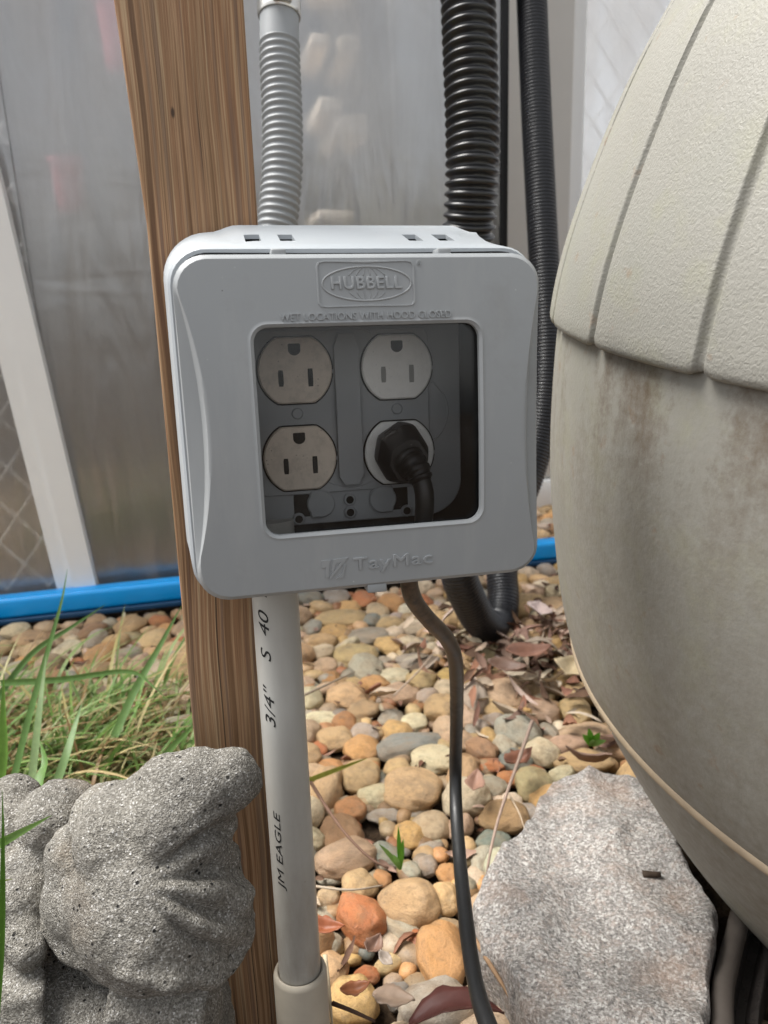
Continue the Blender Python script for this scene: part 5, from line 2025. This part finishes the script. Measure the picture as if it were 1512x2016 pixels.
blade_px([(-30, 2300, 0.30), (-14, 2050, 0.29), (2, 1850, 0.285), (6, 1650, 0.28), (4, 1552, 0.28)], 0.0042, (0.07, 0.16, 0.02), 'tall_grass', 'dark upright grass blade at the left edge in front of the statue')
blade_px([(-120, 1730, 0.275), (-20, 1672, 0.28), (60, 1628, 0.285), (124, 1593, 0.29)], 0.0042, (0.17, 0.30, 0.07), 'tall_grass', 'light green blade lying across the statue shoulder')
blade_px([(-80, 1748, 0.28), (0, 1735, 0.285), (50, 1726, 0.29)], 0.0016, (0.30, 0.34, 0.06), 'tall_grass', 'short yellowish blade tip poking in front of the statue face')
blade_px([(20, 1560, 0.62), (60, 1400, 0.64), (100, 1260, 0.66), (122, 1180, 0.67), (133, 1118, 0.68)], 0.0058, (0.12, 0.23, 0.06), 'tall_grass', 'tall upright blade crossing the blue rail on the left')
blade_px([(-20, 1395, 0.72), (60, 1290, 0.72), (140, 1235, 0.72), (215, 1185, 0.73)], 0.006, (0.13, 0.25, 0.07), 'tall_grass', 'long blade leaning right just below the blue rail')
blade_px([(225, 1450, 0.66), (265, 1360, 0.68), (310, 1280, 0.70), (345, 1215, 0.71), (360, 1190, 0.71)], 0.007, (0.15, 0.27, 0.08), 'tall_grass', 'broad blade leaning towards the wooden post')
blade_px([(0, 1345, 0.72), (120, 1338, 0.70), (250, 1322, 0.68), (300, 1350, 0.66), (335, 1385, 0.65)], 0.006, (0.12, 0.23, 0.06), 'tall_grass', 'nearly level blade arching over the stones in the middle of the grass')
blade_px([(60, 1560, 0.56), (75, 1420, 0.58), (86, 1330, 0.60), (92, 1280, 0.61)], 0.0062, (0.22, 0.32, 0.14), 'tall_grass', 'pale shiny upright blade left of the middle of the grass')
blade_px([(110, 1545, 0.54), (132, 1480, 0.55), (150, 1420, 0.57), (163, 1378, 0.58)], 0.0062, (0.19, 0.31, 0.12), 'tall_grass', 'short broad upright blade just behind the statue')
blade_px([(-20, 1640, 0.5), (5, 1500, 0.5), (6, 1400, 0.5), (8, 1310, 0.5)], 0.0072, (0.15, 0.30, 0.05), 'tall_grass', 'bright green blade cut by the left edge behind the statue')
blade_px([(300, 1530, 0.57), (335, 1475, 0.58), (365, 1445, 0.59), (392, 1415, 0.6)], 0.0056, (0.14, 0.26, 0.07), 'tall_grass', 'blade touching the wooden post above the statue hat')
blade_px([(70, 1575, 0.44), (78, 1530, 0.45), (88, 1500, 0.46), (78, 1455, 0.47)], 0.0060, (0.12, 0.24, 0.05), 'tall_grass', 'curled blade hanging onto the statue shoulder')
blade_px([(608, 1536, 0.66), (645, 1522, 0.67), (690, 1505, 0.68), (730, 1490, 0.69)], 0.0045, (0.34, 0.38, 0.07), 'tall_grass', 'yellow green blade poking out right of the conduit pipe')


def sprout(px, py, h, tips, name, label):
    q = G(px, py, h)
    z = depth(q)
    vs_, fs_, cs_ = [], [], []
    for tx, ty, w, col in tips:
        tip = P(px + tx, py + ty, z - 0.01)
        d = tip - q
        n = 6
        off = len(vs_)
        sd = d.cross(FW).normalized()
        for i in range(n + 1):
            t = i / n
            c_ = q + d * t + Vector((0, 0, 0.25 * d.length * t * (1 - t)))
            ww = w * math.sin(math.pi * (0.15 + 0.85 * t)) * 0.5 + 0.0001
            vs_ += [c_ - sd * ww, c_ + sd * ww]
            cs_ += [col, col]
        for i in range(n):
            k = off + i * 2
            fs_.append((k, k + 1, k + 3, k + 2))
    me_ = mesh(name, [v - q for v in vs_], fs_, True)
    add_attr(me_, cs_)
    o = link(name, me_, M_grass)
    o.location = q
    tag(o, label, 'sprout', None, 'thing')


g1, g2 = (0.12, 0.34, 0.03), (0.18, 0.36, 0.09)
sprout(788, 1712, 0.02, [(-4, -85, 0.0035, g1), (-42, -50, 0.0035, g2), (6, -60, 0.004, g1), (-14, -30, 0.004, g2), (2, -40, 0.003, g1)], 'grass_sprout', 'little green grass sprout between pebbles left of the cord')
sprout(1165, 1468, 0.035, [(-18, -22, 0.006, g1), (16, -26, 0.007, g1), (28, -10, 0.006, g2), (-6, -34, 0.006, g1), (2, -12, 0.006, g2)], 'green_sprout', 'small green leafy sprout on stones beside the compost bin')
